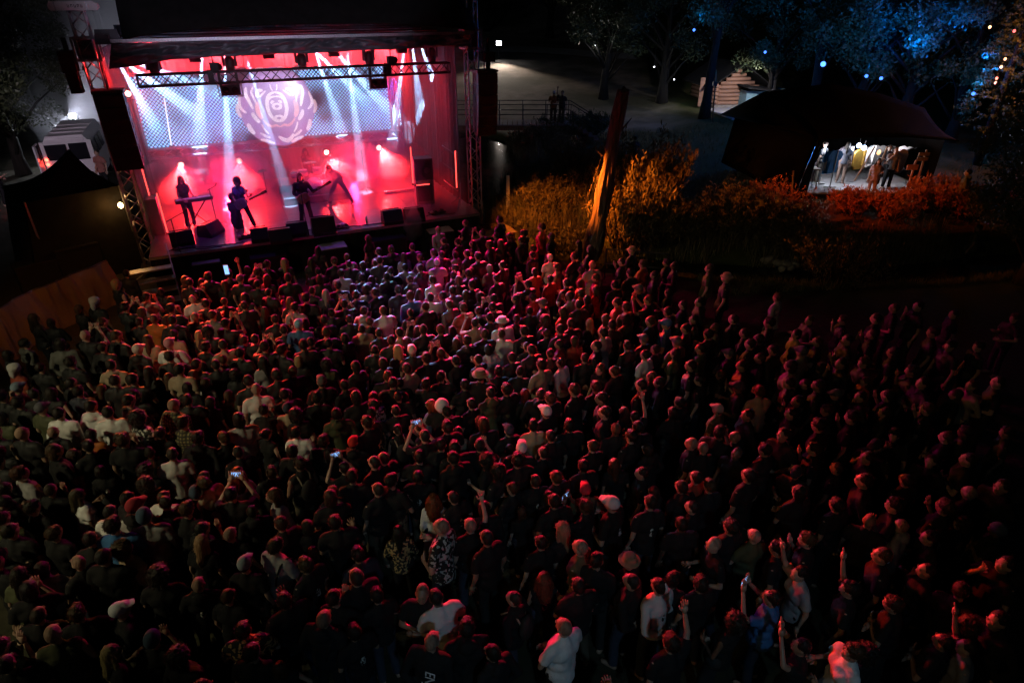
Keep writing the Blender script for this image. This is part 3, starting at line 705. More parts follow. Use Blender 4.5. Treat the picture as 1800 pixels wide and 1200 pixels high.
for pts, w in (
    ([(585, 470), (510, 490), (475, 560), (465, 660), (490, 740), (530, 800), (585, 815)], 17), ([(580, 520), (520, 525), (500, 560)], 9), ([(585, 600), (530, 620), (545, 660), (585, 665)], 13),
    ([(585, 745), (545, 750), (530, 790), (585, 800)], 13), ([(545, 590), (515, 600), (530, 570), (560, 580)], 8),
    ([(450, 440), (395, 445), (370, 500), (385, 520)], 17), ([(480, 450), (430, 490), (400, 520)], 8), ([(340, 400), (310, 470), (335, 540), (345, 600)], 10),
    ([(265, 400), (245, 480), (275, 570), (300, 650)], 15), ([(180, 480), (150, 590), (170, 650), (220, 690)], 13), ([(130, 580), (115, 660), (150, 740)], 16),
    ([(280, 690), (300, 750), (350, 810)], 18), ([(210, 810), (225, 880), (265, 940)], 20), ([(330, 930), (380, 970), (440, 1000)], 12), ([(365, 830), (385, 890), (430, 950)], 9),
    ([(320, 1010), (400, 1030), (480, 1070)], 14), ([(540, 380), (545, 430), (560, 455)], 6), ([(160, 250), (200, 190), (290, 190), (340, 230)], 10), ([(400, 210), (470, 190), (520, 230)], 10)):
    stroke(pts, w, sym=True)
for pts, w in (([(360, 570), (345, 680), (385, 770)], 22), ([(390, 780), (430, 840), (490, 870), (530, 850), (580, 878)], 12)): stroke(pts, w, 'emblemp', sym=True)
stroke([(535, 990), (590, 1030), (640, 1050), (690, 1020), (725, 970)], 20); stroke([(640, 1040), (640, 1075)], 8)
for sx in (-.5, .5): mb = MB(); mb.tube((sx, .08, BR * .9), (sx, .08, 6.3 - bzz), .012); mb.build('hanging_cable', M['steel'], root)

# ------------------------------------------------------------------ things on the deck
def wedge(px, py, rz, label, w=.62, tall=1.0):
    s, d = SZ(px, py, DECK); o = stg('monitor_wedge', s, d, DECK, label, 'stage monitor', 'floor monitors along the stage front', rz)
    MB().prism([(-.24, 0), (.24, 0), (.26, .1), (.1, .40 * tall), (-.18, .36 * tall), (-.26, .1)], -w / 2, w / 2).build('cabinet', M['plastic'], o, rot=(0, 0, R(-90)))
    mb = MB(); mb.add([(-w / 2 + .04, .262, .12), (w / 2 - .04, .262, .12), (w / 2 - .04, .108, .385 * tall), (-w / 2 + .04, .108, .385 * tall)], [(0, 1, 2, 3)])
    g = mb.build('grille', M['grille'], o); g.location = (0, .006, .004)
wedge(322, 428, .1, 'black floor monitor leftmost at the stage front')
wedge(372, 412, .9, 'round backed black floor monitor turned beside the keyboard')
wedge(494, 424, 0, 'black floor monitor between the bassist and the guitarist')
wedge(458, 422, 0, 'small black box monitor right of the bassist feet', .5)
wedge(524, 412, 0, 'black floor monitor in front of the guitarist feet', .6)
wedge(570, 410, 0, 'tallest floor monitor right of the guitarist', .68, 1.35)
wedge(690, 391, 0, 'black floor monitor at the right with a red lit side', .62, 1.1)
wedge(728, 388, 0, 'black floor monitor rightmost at the stage front', .62, 1.1)
M['tube'] = glow('red_led_tube', (1, .06, .05), 4); M['tubew'] = glow('white_led_tube', (.8, .9, 1), 3)
def led_tube(s0, d0, z0, s1, d1, z1, label, mm='tube'):
    a = SF(s0, d0, z0); c = SF(s1, d1, z1); o = empty('led_tube', a, 0, label, 'LED tube', 'LED tubes on the stage'); c = c - a
    mb = MB(); mb.tube((0, 0, 0), c, .016, 8); mb.build('lit_tube', M[mm], o)
    mb = MB(); mb.box((0, 0, 0), (.07, .07, .05)); mb.build('end_cap', M['black'], o)
# left speaker cabinet with tube
s, d = SZ(275, 410, DECK); o = stg('speaker_cabinet', s, d, DECK, 'tall black speaker cabinet with a red tube at the left stage side', 'loudspeaker')
mb = MB(); mb.box((0, 0, .55), (.5, .5, 1.1)); mb.build('cabinet', M['plastic'], o); mb = MB(); mb.box((0, -.256, .55), (.44, .012, 1.0)); mb.build('grille', M['grille'], o)
led_tube(s + .32, d - .2, DECK + .02, s + .32, d - .2, DECK + 1.25, 'red LED tube standing against the left speaker cabinet')
led_tube(s + .05, d + .45, DECK + .1, s + .05, d + .45, DECK + 2.1, 'red LED tube standing behind the left speaker cabinet')
led_tube(.75, 5.8, 2.95, .9, 5.8, 4.5, 'pale LED tube tilted in front of the left screen end', 'tubew')
s, d = SZ(747, 356, DECK); s = min(s, 9.3)
o = stg('amplifier_stack', s, d, DECK, 'tall grey amplifier stack at the right of the stage', 'amplifier', rz=-.15)
mb = MB(); mb.box((0, 0, .42), (.62, .5, .82)); mb.build('lower_cabinet', mat('amp_grey', (.16, .13, .15), .5), o)
mb = MB(); mb.box((0, 0, 1.2), (.62, .5, .72)); mb.build('upper_cabinet', M['plastic'], o)
for z in (.42, 1.2): mb = MB(); mb.box((.0, -.256, z), (.5, .012, .6)); mb.build('grille', M['grille'], o)
mb = MB(); mb.ell((.1, -.264, 1.18), (.1, .01, .1), 14, 6); mb.build('speaker_cone', M['steel'], o, True)
led_tube(s - .4, d - .1, DECK + .02 + .7, s - .4, d - .1, DECK + 1.95, 'red LED tube rising behind the grey amplifier stack')
led_tube(s - .38, d - .3, DECK + .72, s + .1, d - .35, DECK + .72, 'short red LED tube lying across the amplifier stack')
led_tube(9.35, 1.1, DECK + .6, 9.35, 1.1, DECK + 1.85, 'red LED tube upright by the right side curtain')
led_tube(7.0, 4.6, DECK + .55, 7.0, 4.6, DECK + .95, 'tiny red LED tube right of the drums')
o = stg('tube_stand', 9.4, 1.0, DECK, 'thin tripod stand with cross bars at the right stage edge', 'stand')
mb = MB(); mb.tube((0, 0, .02), (0, 0, 1.9), .018); mb.build('pole', M['steel'], o)
for a in range(3): mb = MB(); mb.tube((0, 0, .35), (.4 * math.cos(a * 2.1), .4 * math.sin(a * 2.1), .02), .014); mb.build('leg', M['steel'], o)
for z in (.5, 1.1, 1.7): mb = MB(); mb.tube((0, .02, z), (-.1, 1.3, z + .1), .016); mb.build('cross_bar', M['steel'], o)
o = stg('floor_bar', *SZ(704, 338, DECK), DECK, 'long pale bar lying on the deck in the smoke', 'bar'); MB().box((0, 0, .05), (1.2, .1, .1)).build('bar', M['alu'], o)

def mic_stand(px, py, h, label, boom=0.0, rz=0.0):
    s, d = SZ(px, py, DECK); o = stg('microphone_stand', s, d, DECK, label, 'microphone stand', 'microphone stands', rz)
    mb = MB(); mb.tube((0, 0, .02), (0, 0, h), .013); mb.build('pole', M['steel'], o)
    for a in range(3): mb = MB(); mb.tube((0, 0, .16), (.3 * math.cos(a * 2.1 + .4), .3 * math.sin(a * 2.1 + .4), .015), .011); mb.build('leg', M['steel'], o)
    mb = MB(); mb.tube((-boom * .3, 0, h - .05 * (boom > 0)), (boom, .0, h + boom * .35), .010); mb.build('boom', M['steel'], o)
    mb = MB(); mb.path([(boom, .0, h + boom * .35), (boom + .03, .12, h + boom * .35 + .03)], [.015, .022], 8); mb.ell((boom + .035, .15, h + boom * .35 + .035), (.03, .03, .03), 10, 6); mb.build('microphone', M['black'], o, True)
mic_stand(316, 442, .95, 'microphone stand with a boom at the left stage corner', .45, .3)
mic_stand(383, 398, 1.2, 'thin microphone stand right of the keyboard', .2)
mic_stand(541, 412, 1.5, 'microphone stand right before the guitarist', .1)
mic_stand(644, 336, 1.4, 'thin microphone stand in the smoke right of the drums', .0)
# keyboard
s, d = SZ(352, 402, DECK); o = stg('keyboard', s, d, DECK, 'stage keyboard on a crossed stand before the left musician', 'keyboard', rz=.15)
mb = MB(); mb.box((.02, 0, .93), (1.05, .32, .09)); mb.build('case', M['plastic'], o)
mb = MB(); mb.box((.02, -.04, .981), (.95, .16, .012)); mb.build('keys', M['white'], o)
for a, c in (((-.35, 0, .02), (.35, 0, .88)), ((.35, .05, .02), (-.35, .05, .88))): mb = MB(); mb.tube(a, c, .02); mb.build('leg', M['steel'], o)
# drum kit on a riser
s, d = 5.0, 4.3
o = stg('drum_riser', s, d, DECK, 'low black drum riser in the middle of the stage', 'riser'); mb = MB(); mb.box((0, 0, .14), (2.2, 1.7, .28)); mb.build('platform', M['blackfab'], o); mb = MB(); mb.box((0, -.86, .26), (2.2, .02, .04)); mb.build('edge_trim', M['alu'], o)
o = stg('drum_kit', s, d, DECK + .28, 'drum kit with raised pale cymbals behind the guitarist', 'drum kit')
M['shell'] = mat('drum_shell', (.25, .2, .24), .25, var=.2); M['brass'] = mat('cymbal_bronze', (.72, .62, .5), .25, .9, var=.2)
mb = MB(); mb.tube((0, -.55, .28), (0, -.12, .28), .28, 22); mb.build('kick_drum', M['shell'], o, True); mb = MB(); mb.tube((0, -.565, .28), (0, -.553, .28), .265, 22); mb.build('kick_head', M['white'], o)
for x, y, z, r, hh in ((-.28, -.35, .68, .15, .2), (.2, -.35, .7, .16, .22), (.6, .1, .3, .2, .36), (-.5, .1, .52, .18, .14)):
    mb = MB(); mb.tube((x, y, z - hh / 2), (x, y, z + hh / 2), r, 18); dd = mb.build('drum', M['shell'], o, True); mb = MB(); mb.tube((x, y, z + hh / 2), (x, y, z + hh / 2 + .008), r * .96, 18); mb.build('drum_head', M['white'], dd)
for i, (px, py, rr, tl_) in enumerate(((545, 285, .24, .12), (486, 289, .22, -.15), (520, 300, .18, .1), (462, 300, .17, -.1))):
    ss, zz = SD(px, py, 4.2); x = ss - s; z = zz - DECK - .28
    mb = MB(); mb.path([(x, -.1, z - .004), (x, -.1, z), (x, -.1, z + .012), (x, -.1, z + .035)], [rr, rr * .97, rr * .25, .03], 22); cyb = mb.build('cymbal', M['brass'], o, True)
    mb = MB(); mb.tube((x, -.1, .0), (x, -.1, z + .06), .011); mb.build('cymbal_stand', M['steel'], o)
# back lamps: the bright red ones that glare at the crowd
def back_lamp(px, py, d, label, pw=13000, cone=72, aim=(0, -6, -1.5), col=(1, .018, .02), mg=22, name='beam_lamp'):
    s, z = SD(px, py, d); o = stg(name, s, d, z, label, 'stage light', 'red back lamps')
    mb = MB(); mb.tube((0, .28, 0), (0, 0, 0), .11, 14); mb.build('housing', M['black'], o, True)
    mb = MB(); mb.ell((0, -.0, 0), (.085, .03, .085), 14, 8); mb.build('lens', glow('red_lens', (1, .28, .24), mg), o, True)
    mb = MB(); mb.box((0, .15, -.2), (.32, .06, .03)); mb.box((-.15, .15, -.08), (.03, .06, .24)); mb.box((.15, .15, -.08), (.03, .06, .24)); mb.build('yoke', M['black'], o)
    mb = MB(); mb.tube((0, .2, -.2), (0, .2, DECK - z), .02); mb.build('stand_pole', M['steel'], o)
    p = SF(s, d - .08, z); light('SPOT', p, pw, col, p + SE * aim[0] + SN * aim[1] + Vector((0, 0, aim[2])), cone, .95, .06)
back_lamp(318, 290, 5.3, 'red back lamp glaring above the keyboard player', aim=(-.6, -4, -3.3))
back_lamp(420, 283, 5.3, 'red back lamp glaring above the bassist', aim=(.0, -4, -3.3))
back_lamp(574, 268, 5.3, 'red back lamp glaring right of the cymbals', aim=(1.2, -4, -3.4))
back_lamp(666, 260, 5.3, 'red back lamp glaring in front of the right screen end', aim=(1.2, -4, -3.2))
back_lamp(225, 165, 4.5, 'small pink lamp on the left side high beside the hanging loudspeakers', pw=300, aim=(4, -5, -1), mg=14)

# beams: narrow pale blue moving lights hidden by the valance
def beam(px, py, d, tpx, tpy, td, pw, ang, col=(.32, .60, 1.0)):
    s, z = SD(px, py, d); p = SF(s, d, z + .12); ts, tz = SD(tpx, tpy, td); t = SF(ts, td, tz)
    light('SPOT', p, pw, col, t, ang, .15, .02, name='beam_light')
BW = 150000
beam(204, 108, 1.0, 275, 225, 5.7, BW, 5); beam(206, 108, 1.0, 345, 200, 5.7, BW, 6); beam(207, 107, 1.0, 420, 175, 5.7, BW * .7, 6)
beam(357, 100, 2.0, 350, 250, 5.9, BW * .6, 6); beam(395, 100, 2.0, 405, 330, 3.6, BW * .6, 6)
beam(432, 100, 1.6, 478, 250, 2.6, BW * .4, 5); beam(517, 92, 1.6, 560, 260, 2.8, BW * .35, 5)
beam(549, 92, 1.8, 645, 180, 5.9, BW, 5); beam(553, 92, 1.8, 600, 230, 5.9, BW * .7, 5); beam(584, 92, 1.9, 690, 200, 5.9, BW * .8, 6); beam(610, 92, 2.0, 640, 330, 4.0, BW * .4, 6)
beam(712, 88, 2.2, 690, 250, 5.9, BW * .7, 5); beam(725, 84, 2.2, 742, 215, 6.6, BW * .6, 5.5); beam(737, 82, 2.2, 782, 190, 6.2, BW * .6, 5.5)
# red wash on the back curtain from LED bars hung behind the screen
for i, s in enumerate((1.0, 3.0, 5.0, 7.0, 8.9)):
    o = stg('wash_bar', s, 6.75, 6.2, '%s red wash bar from the left hung above the back curtain' % ('first', 'second', 'third', 'fourth', 'fifth')[i], 'stage light', 'red wash bars')
    mb = MB(); mb.box((0, 0, .05), (1.0, .16, .12)); mb.build('housing', M['black'], o)
    mb = MB(); mb.box((0, 0, -.015), (.92, .1, .01)); mb.build('lens_strip', glow('red_bar', (1, .08, .07), 8), o)
    light('AREA', SF(s, 6.75, 6.16), 1500, (1, .03, .04), SF(s, 7.3, 5.6), (.9, .1), name='wash_light', spread=110)
# unseen spots added for crowd rims, by the towers or floating before the stage
for s, z, tx, ty, pw, ang, col in ((-.1, 3.6, 340, 540, 3200, 36, (1, .04, .015)), (.1, 3.7, 470, 525, 7500, 34, (1, .018, .03)), (10.0, 3.7, 850, 480, 21000, 29, (1, .012, .045)), (10.3, 3.6, 1010, 530, 15000, 26, (1, .022, .012)), (10.4, 3.4, 1380, 660, 1500, 46, (1, .2, .03)), (-.2, 3.2, 560, 760, 2300, 46, (1, .20, .035)), (5.0, 4.2, 690, 490, 6200, 26, (.2, .7, 1)), (6.5, 5.4, 730, 470, 2600, 38, (.30, .08, 1)), (8.2, 4.4, 900, 500, 2400, 26, (.3, .6, 1)), (3.0, 3.8, 560, 480, 1500, 90, (1, .0, .26)), (7.2, 3.8, 820, 450, 1800, 90, (1, .0, .26))):
    p = SF(s, .02 if s < 1 or s > 9 else .45, z)
    light('SPOT', p, pw, col, P(tx, ty, 1.6), ang, .7, .12, name='crowd_light')
light('SPOT', SF(7.6, 2.4, 6.0), 1100, (1, .02, .04), SF(9.6, 4.2, 3.6), 80, .7, .1, name='red_fill_light')  # bare spot added to redden the right side curtain
light('SPOT', SF(5.0, 1.6, 2.2), 420, (1, .02, .04), SF(5.0, 1.05, 5.6), 150, .5, .1, name='red_fill_light')  # unseen upward spot added to redden the front truss
for s_ in (2.2, 6.8): light('SPOT', SF(s_, 6.2, 1.5), 1700, (1, .012, .06), SF(s_, 1.5, 1.9), 120, .9, .1, name='haze_fill_light')  # unseen red spots added to fill the low smoke with colour
light('SPOT', SF(1.3, 1.9, 6.0), 900, (1, .02, .02), SF(-.35, 1.5, 5.0), 80, .6, .1, name='red_fill_light')  # bare spot added to redden the left tower
light('SPOT', SF(4.6, .9, 5.3), 2300, (.88, .82, 1), SF(bs, 5.0, bzz), 38, .4, .1, name='emblem_light')
light('SPOT', SF(7.5, .9, 5.3), 330, (.3, .08, 1), SF(5.5, 2.5, DECK), 90, .8, .1, name='deck_light')  # unseen violet pair added to tint the deck and upper haze
light('SPOT', SF(2.0, .9, 5.3), 330, (.3, .08, 1), SF(3.0, 2.5, DECK), 90, .8, .1, name='deck_light')

# subs and boards in front of the stage, pit step block, stair
def sub(px, py, w, label, rz=0.0, h=.78, board=True):
    s, d = SZ(px, py, h); o = stg('subwoofer', s, d, 0, label, 'subwoofer', 'subwoofers before the stage', rz)
    mb = MB(); mb.box((0, 0, h / 2), (w, .62, h)); mb.build('cabinet', M['plastic'], o)
    mb = MB(); mb.box((0, -.316, h / 2), (w - .08, .014, h - .1)); mb.build('grille', M['grille'], o)
    if board:
        for y in (-.155, .15): mb = MB(); mb.box((0, y, h + .012), (w - .06, .28, .022)); mb.build('top_board', M['white2'], o)
M['white2'] = mat('pale_board', (.5, .47, .48), .6, var=.3, scale=5)
sub(362, 458, .78, 'subwoofer with a pale pink lit top board left in the pit'); sub(584, 432, .85, 'subwoofer with a pale lit top board before the guitarist'); sub(772, 404, .85, 'subwoofer with a red lit top board right in the pit')
sub(680, 416, 1.1, 'long dark subwoofer below the right floor monitors', board=False); sub(470, 446, 1.0, 'dark subwoofer before the bassist', board=False)
s, d = SZ(268, 490, .8); o = stg('step_block', s, d, 0, 'pink lit metal step block at the foot of the left tower', 'steps', rz=.1)
for i in range(4): mb = MB(); mb.box((0, -.45 + i * .3, .3 + i * .2), (1.05, .29, .04)); mb.build('tread', M['alu'], o)
for sx in (-.54, .54): mb = MB(); mb.tube((sx, -.6, .02), (sx, .6, .92), .03); mb.build('stringer', M['steel'], o)
mb = MB(); mb.path([(.54, -.6, .1), (.54, -.6, .95), (.54, .6, 1.5)], .02); mb.build('handrail', M['alu'], o)
o = empty('platform', P(860, 405, .3) * 1.0, SANG, 'low wooden platform at the foot of the right tower', 'platform'); o.location.z = 0
for i in range(5): mb = MB(); mb.box((0, -.5 + i * .25, .3), (1.6, .24, .05)); mb.build('plank', M['wood'], o)
for sx in (-.7, .7): mb = MB(); mb.box((sx, 0, .14), (.08, 1.1, .27)); mb.build('leg', M['wood'], o)
# cables on the deck
for i, pts in enumerate((((300, 440), (340, 434), (400, 430), (428, 425)), ((590, 400), (620, 398), (650, 394), (700, 390)), ((750, 380), (770, 372), (785, 378), (800, 374)), ((420, 420), (450, 405), (520, 402)), ((330, 425), (345, 440), (390, 433)))):
    mb = MB(); p = []
    for j, (x, y) in enumerate(pts):
        q = P(x, y, DECK + .012); p.append(q)
    for _ in range(2):
        q = [p[0]]
        for a, c in zip(p, p[1:]): q += [a.lerp(c, .25) + Vector((rnd.uniform(-.05, .05), rnd.uniform(-.05, .05), 0)), a.lerp(c, .75)]
        p = q + [p[-1]]
    mb.path(p, .012, 5); tag(mb.build('stage_cable', M['black'], None, True), ['black cable along the left stage edge', 'black cables along the edge right of the guitarist', 'tangled cable by the right stage corner', 'black cable between the bassist and guitarist', 'short cable beside the leftmost floor monitor'][i], 'cable', 'cables on the deck')
o = tag(MB().box((0, 0, 0), (.3, .22, .006)).build('setlist_paper', M['white'], None, loc=P(601, 394, DECK + .012), rot=(0, 0, SANG + .4)), 'white paper sheet on the deck right of the guitarist', 'paper')
mb = MB(); mb.path([(0, 0, 0), (0, 0, .16), (0, 0, .2), (0, 0, .24)], [.035, .035, .015, .014], 12); p = P(645, 392, DECK)
tag(mb.build('water_bottle', M['white'], None, True, loc=p + Vector((0, 0, .006))), 'small bottle standing at the stage edge', 'bottle')
for i, (px, py, w_) in enumerate(((600, 402, .5), (520, 414, .42), (430, 420, .4), (770, 376, .55))):
    s, d = SZ(px, py, DECK); o = stg('pedal_board', s, d + .1, DECK + .012, ['pedal board right of the guitarist on the deck edge', 'pedal board under the guitarist monitor', 'pedal board at the bassist feet', 'pedal board by the right stage corner'][i], 'pedal board', 'pedal boards', rz=.1 * i)
    mb = MB(); mb.box((0, 0, .02), (w_, .28, .04)); mb.build('board', M['black'], o)
    for j in range(4): mb = MB(); mb.box((-w_ / 2 + .07 + j * (w_ - .14) / 3, .02 * (j % 2), .065), (.075, .12, .05)); mb.build('pedal', M[('alu', 'plastic', 'shell', 'steel')[j]], o)
# smoke: one closed box of thin even smoke over the stage and behind it
m, N, L, b = nodes('stage_smoke'); N.remove(b); pv = N.new("ShaderNodeVolumePrincipled"); pv.inputs["Density"].default_value = .12
pv.inputs["Color"].default_value = (.85, .85, .9, 1); pv.inputs["Anisotropy"].default_value = .25; L.new(pv.outputs[0], N["Material Output"].inputs["Volume"])
mb = MB(); mb.box((4.8, 4.0, 3.75), (9.8, 6.8, 5.2)); o = mb.build('smoke', m, None, loc=SF(0, 0, 0), rot=(0, 0, SANG)); tag(o, 'thin stage smoke lit red and blue by the lamps', 'smoke', kind='stuff')

m, N, L, b = nodes('dense_smoke'); N.remove(b); pv = N.new("ShaderNodeVolumePrincipled"); pv.inputs["Density"].default_value = 1.5
pv.inputs["Color"].default_value = (.9, .88, .9, 1); pv.inputs["Anisotropy"].default_value = .3; L.new(pv.outputs[0], N["Material Output"].inputs["Volume"])
for i, (px, py, d, r) in enumerate(((300, 330, 4.6, (.85, .6, .75)), (430, 325, 4.6, (.95, .6, .8)), (620, 315, 4.5, (1.1, .6, .75)), (700, 300, 4.7, (1.0, .6, .7)), (725, 392, -.35, (.3, .25, .55)), (604, 345, 2.3, (.62, .3, .6)))):
    s_, z_ = SD(px, py, d); mb = MB(); mb.ell((0, 0, 0), (1, 1, 1), 36, 24)
    mb.v = [tuple(Vector(v) * (1 + .38 * mnoise.noise(Vector(v) * 1.3 + Vector((i * 5, 2, 0))) + .2 * mnoise.noise(Vector(v) * 3 + Vector((i * 3, 0, 0))))) for v in mb.v]
    o = mb.build('smoke_cloud', m, None, True, loc=SF(s_, d, max(z_, r[2] * 1.25 + DECK + .02) if d > 0 else z_), rot=(0, 0, SANG), scale=r); tag(o, ['denser smoke cloud behind the keyboard player', 'denser smoke cloud behind the bassist', 'denser smoke cloud right of the drums', 'denser smoke cloud before the right curtain', 'small smoke puff over the pit right of the guitarist', 'smoke puff hiding the bending musician'][i], 'smoke', kind='stuff')
# ================================================================== things around the stage
# black gazebo at the left
c0 = P(72, 520, 0); c1 = P(232, 478, 0); ex = (c1 - c0); wdt = 2.8; ga = math.atan2(ex.y, ex.x)
root = empty('gazebo', c0, ga, 'black gazebo tent with a pointed roof left of the stage', 'tent')
D = 2.5; E = 2.6; PK = 3.6; pk = (wdt * .74, 1.1, PK)
cn = [(.45, .1, E), (wdt, .1, E), (wdt, D, E), (.45, D, E)]
for i in range(4):
    a, c = Vector(cn[i]), Vector(cn[(i + 1) % 4]); pkv = Vector(pk)
    def rp(u, v, a=a, c=c): 
        q = a.lerp(c, u).lerp(pkv, v); q.z -= .22 * math.sin(math.pi * v) * (1 - .3 * math.sin(math.pi * u)) + .06 * math.sin(math.pi * u) * (1 - v); return q
    MB().sheet(rp, 10, 10).build('roof_panel', M['blackfab'], root, True)
    def wp(u, v, a=a, c=c, i=i):
        q = a.lerp(c, u); nrm = Vector((c.y - a.y, -(c.x - a.x), 0)).normalized(); q.z = .03 + v * (E - .05)
        return q + nrm * (.03 * mnoise.noise((u * 6 + i * 9, v * 3, 0)) + .06 * (1 - v)) + Vector((-.45 * (1 - v) * (1 - u if i == 0 else (u if i == 2 else (1 if i == 3 else 0))), 0, 0))
    MB().sheet(wp, 24, 10).build('wall_panel', M['blackfab'], root, True)
for x, y, z in cn: mb = MB(); mb.box((x, y, E / 2), (.05, .05, E)); mb.build('leg', M['alu'], root)
lp = PY(212, 361, P(225, 476, 0).y - .1)
root = empty('orange_lamp', lp, 0, 'small orange lamp glowing on the black gazebo wall', 'lamp')
mb = MB(); mb.ell((0, 0, 0), (.07, .06, .085), 12, 8); mb.build('bulb', glow('orange_bulb', (1, .62, .25), 30), root, True); mb = MB(); mb.tube((0, .03, .08), (0, .1, .16), .03, 8); mb.build('socket', M['black'], root)
light('POINT', lp + Vector((-.12, -.25, 0)), 14, (1, .42, .1), radius=.06)
# box stack frames against it
for i, (px, py, w, h) in enumerate(((95, 500, 1.0, .9), (165, 482, 1.1, 1.1))):
    p = P(px, py, 0) + Vector((.1, -.55, 0)); o = empty('flight_case', p, ga, 'black flight case by the gazebo wall, nearer the tarp fence' if i == 0 else 'black flight case by the gazebo wall, nearer the left tower', 'flight case', 'flight cases by the gazebo')
    mb = MB(); mb.box((0, 0, h / 2 + .05), (w, .55, h)); mb.build('case', M['plastic'], o)
    for z in (.07, h + .04): mb = MB(); mb.box((0, -.28, z), (w + .02, .025, .04)); mb.build('edge_strip', M['steel'], o)
    for sx in (-1, 1): mb = MB(); mb.ell((sx * w * .4, -.2, .05), (.05, .03, .05), 8, 6); mb.build('caster', M['black'], o)

# tarp fence, orange lit, curving along the left of the crowd
fp = [P(-40, 575, 1.1), P(0, 545, 1.1), P(60, 513, 1.1), P(125, 487, 1.1), P(192, 461, 1.1)]
root = empty('tarp_fence', (0, 0, 0), 0, 'long brown tarp fence curving along the left of the crowd', 'fence')
def tp(u, v):
    t = u * (len(fp) - 1); i = min(int(t), len(fp) - 2); q = fp[i].lerp(fp[i + 1], t - i); z = v * 1.1
    return (q.x + .25 * (1 - v) + .09 * mnoise.noise((u * 14, v * 1.5, 0)) + .03 * mnoise.noise((u * 40, v * 3, 5)), q.y - .08 * (1 - v), z + .03)
MB().sheet(tp, 120, 10).build('tarp', M['tarp'], root, True)
mb = MB(); mb.path([Vector(tp(i / 30, 1)) + Vector((-.03, .02, 0)) for i in range(31)], .03, 6); mb.build('top_rail', M['steel'], root)
for i in range(5): q = Vector(tp(i / 4, 1)); mb = MB(); mb.tube((q.x - .06, q.y + .05, 0), (q.x - .06, q.y + .05, 1.1), .03); mb.build('fence_post', M['steel'], root)

# white van
vy = 27.0; vp = PY(112, 300, vy); root = empty('van', (vp.x + .45, vy, gh(vp.x, vy)), .42, 'white van seen from behind with its left rear door open', 'van'); root.scale = (.95, .95, .95)
W, LN, HT = 1.95, 4.6, 2.45
M['vanw'] = mat('van_white', (.68, .66, .68), .3, var=.1, scale=3)
MB().prism([(-W / 2, .45), (W / 2, .45), (W / 2, 1.2), (W / 2 - .1, 2.15), (W / 2 - .28, HT), (-W / 2 + .28, HT), (-W / 2 + .1, 2.15), (-W / 2, 1.2)], .12, LN).build('body', M['vanw'], root)
fr = MB()
fr.box((-W / 2 + .07, .06, 1.35), (.14, .12, 1.75)); fr.box((W / 2 - .07, .06, 1.35), (.14, .12, 1.75)); fr.box((0, .06, 2.27), (W - .5, .12, .14)); fr.box((0, .06, .5), (W, .12, .16)); fr.build('rear_frame', M['vanw'], root)
mb = MB(); mb.box((-.42, .04, 1.05), (.84, .06, .85)); mb.build('rear_door', M['vanw'], root)
mb = MB(); mb.box((-.42, .0, 1.78), (.8, .02, .66)); mb.build('rear_window', M['glass'], root)
mb = MB(); mb.box((.42, .1, 1.75), (.7, .02, .72)); mb.build('rear_window', M['glass'], root)
mb = MB(); mb.box((.42, .08, .95), (.8, .04, .7)); mb.build('rear_panel', M['vanw'], root)
dr = MB(); rot = Matrix.Rotation(R(100), 3, 'Z')
dr.box((-W / 2 - .08, -.38, 1.0), (.05, .8, .95)); dd = dr.build('open_door', M['vanw'], root); mb = MB()
for z, h in ((1.5, .06), (2.2, .06)): mb.box((-W / 2 - .08, -.38, z), (.05, .8, h))
for y in (-.76, .0): mb.box((-W / 2 - .08, y, 1.85), (.05, .06, .66))
mb.build('window_frame', M['vanw'], dd); mb = MB(); mb.box((-W / 2 - .08, -.38, 1.85), (.012, .7, .62)); mb.build('pane', M['glass'], dd)
for z in (1.3, 1.5): mb = MB(); mb.ell((-W / 2 + .09, -.02, z), (.075, .04, .075), 12, 8); mb.build('tail_light', glow('tail_red', (1, .05, .03), 14), root, True)
mb = MB(); mb.ell((W / 2 - .09, -.02, .95), (.075, .04, .14), 12, 8); mb.build('tail_light', mat('tail_off', (.3, .02, .02), .3), root, True)
for y in (.9, 2.0, 3.1): mb = MB(); mb.box((W / 2 - .028, y, 1.75), (.02, .85, .62), Matrix.Rotation(R(-6), 3, 'Y')); mb.build('side_window', M['glass'], root)
for sx in (-1, 1):
    for y in (.95, 3.7):
        mb = MB(); mb.tube((sx * W / 2 - sx * .2, y, .34), (sx * W / 2 + sx * .01, y, .34), .34, 18); w_ = mb.build('wheel', M['black'], root, True); mb = MB(); mb.tube((sx * W / 2, y, .34), (sx * (W / 2 + .02), y, .34), .19, 14); mb.build('rim', M['alu'], w_)
mb = MB(); mb.box((0, .0, .5), (W, .12, .16)); mb.build('bumper', M['black'], root); mb = MB(); mb.box((0, -.07, .55), (.5, .015, .11)); mb.build('number_plate', M['white'], root)
for y in (1.0, 2.0, 3.0): mb = MB(); mb.box((0, y, HT + .015), (1.3, .05, .03)); mb.build('roof_rib', M['vanw'], root)
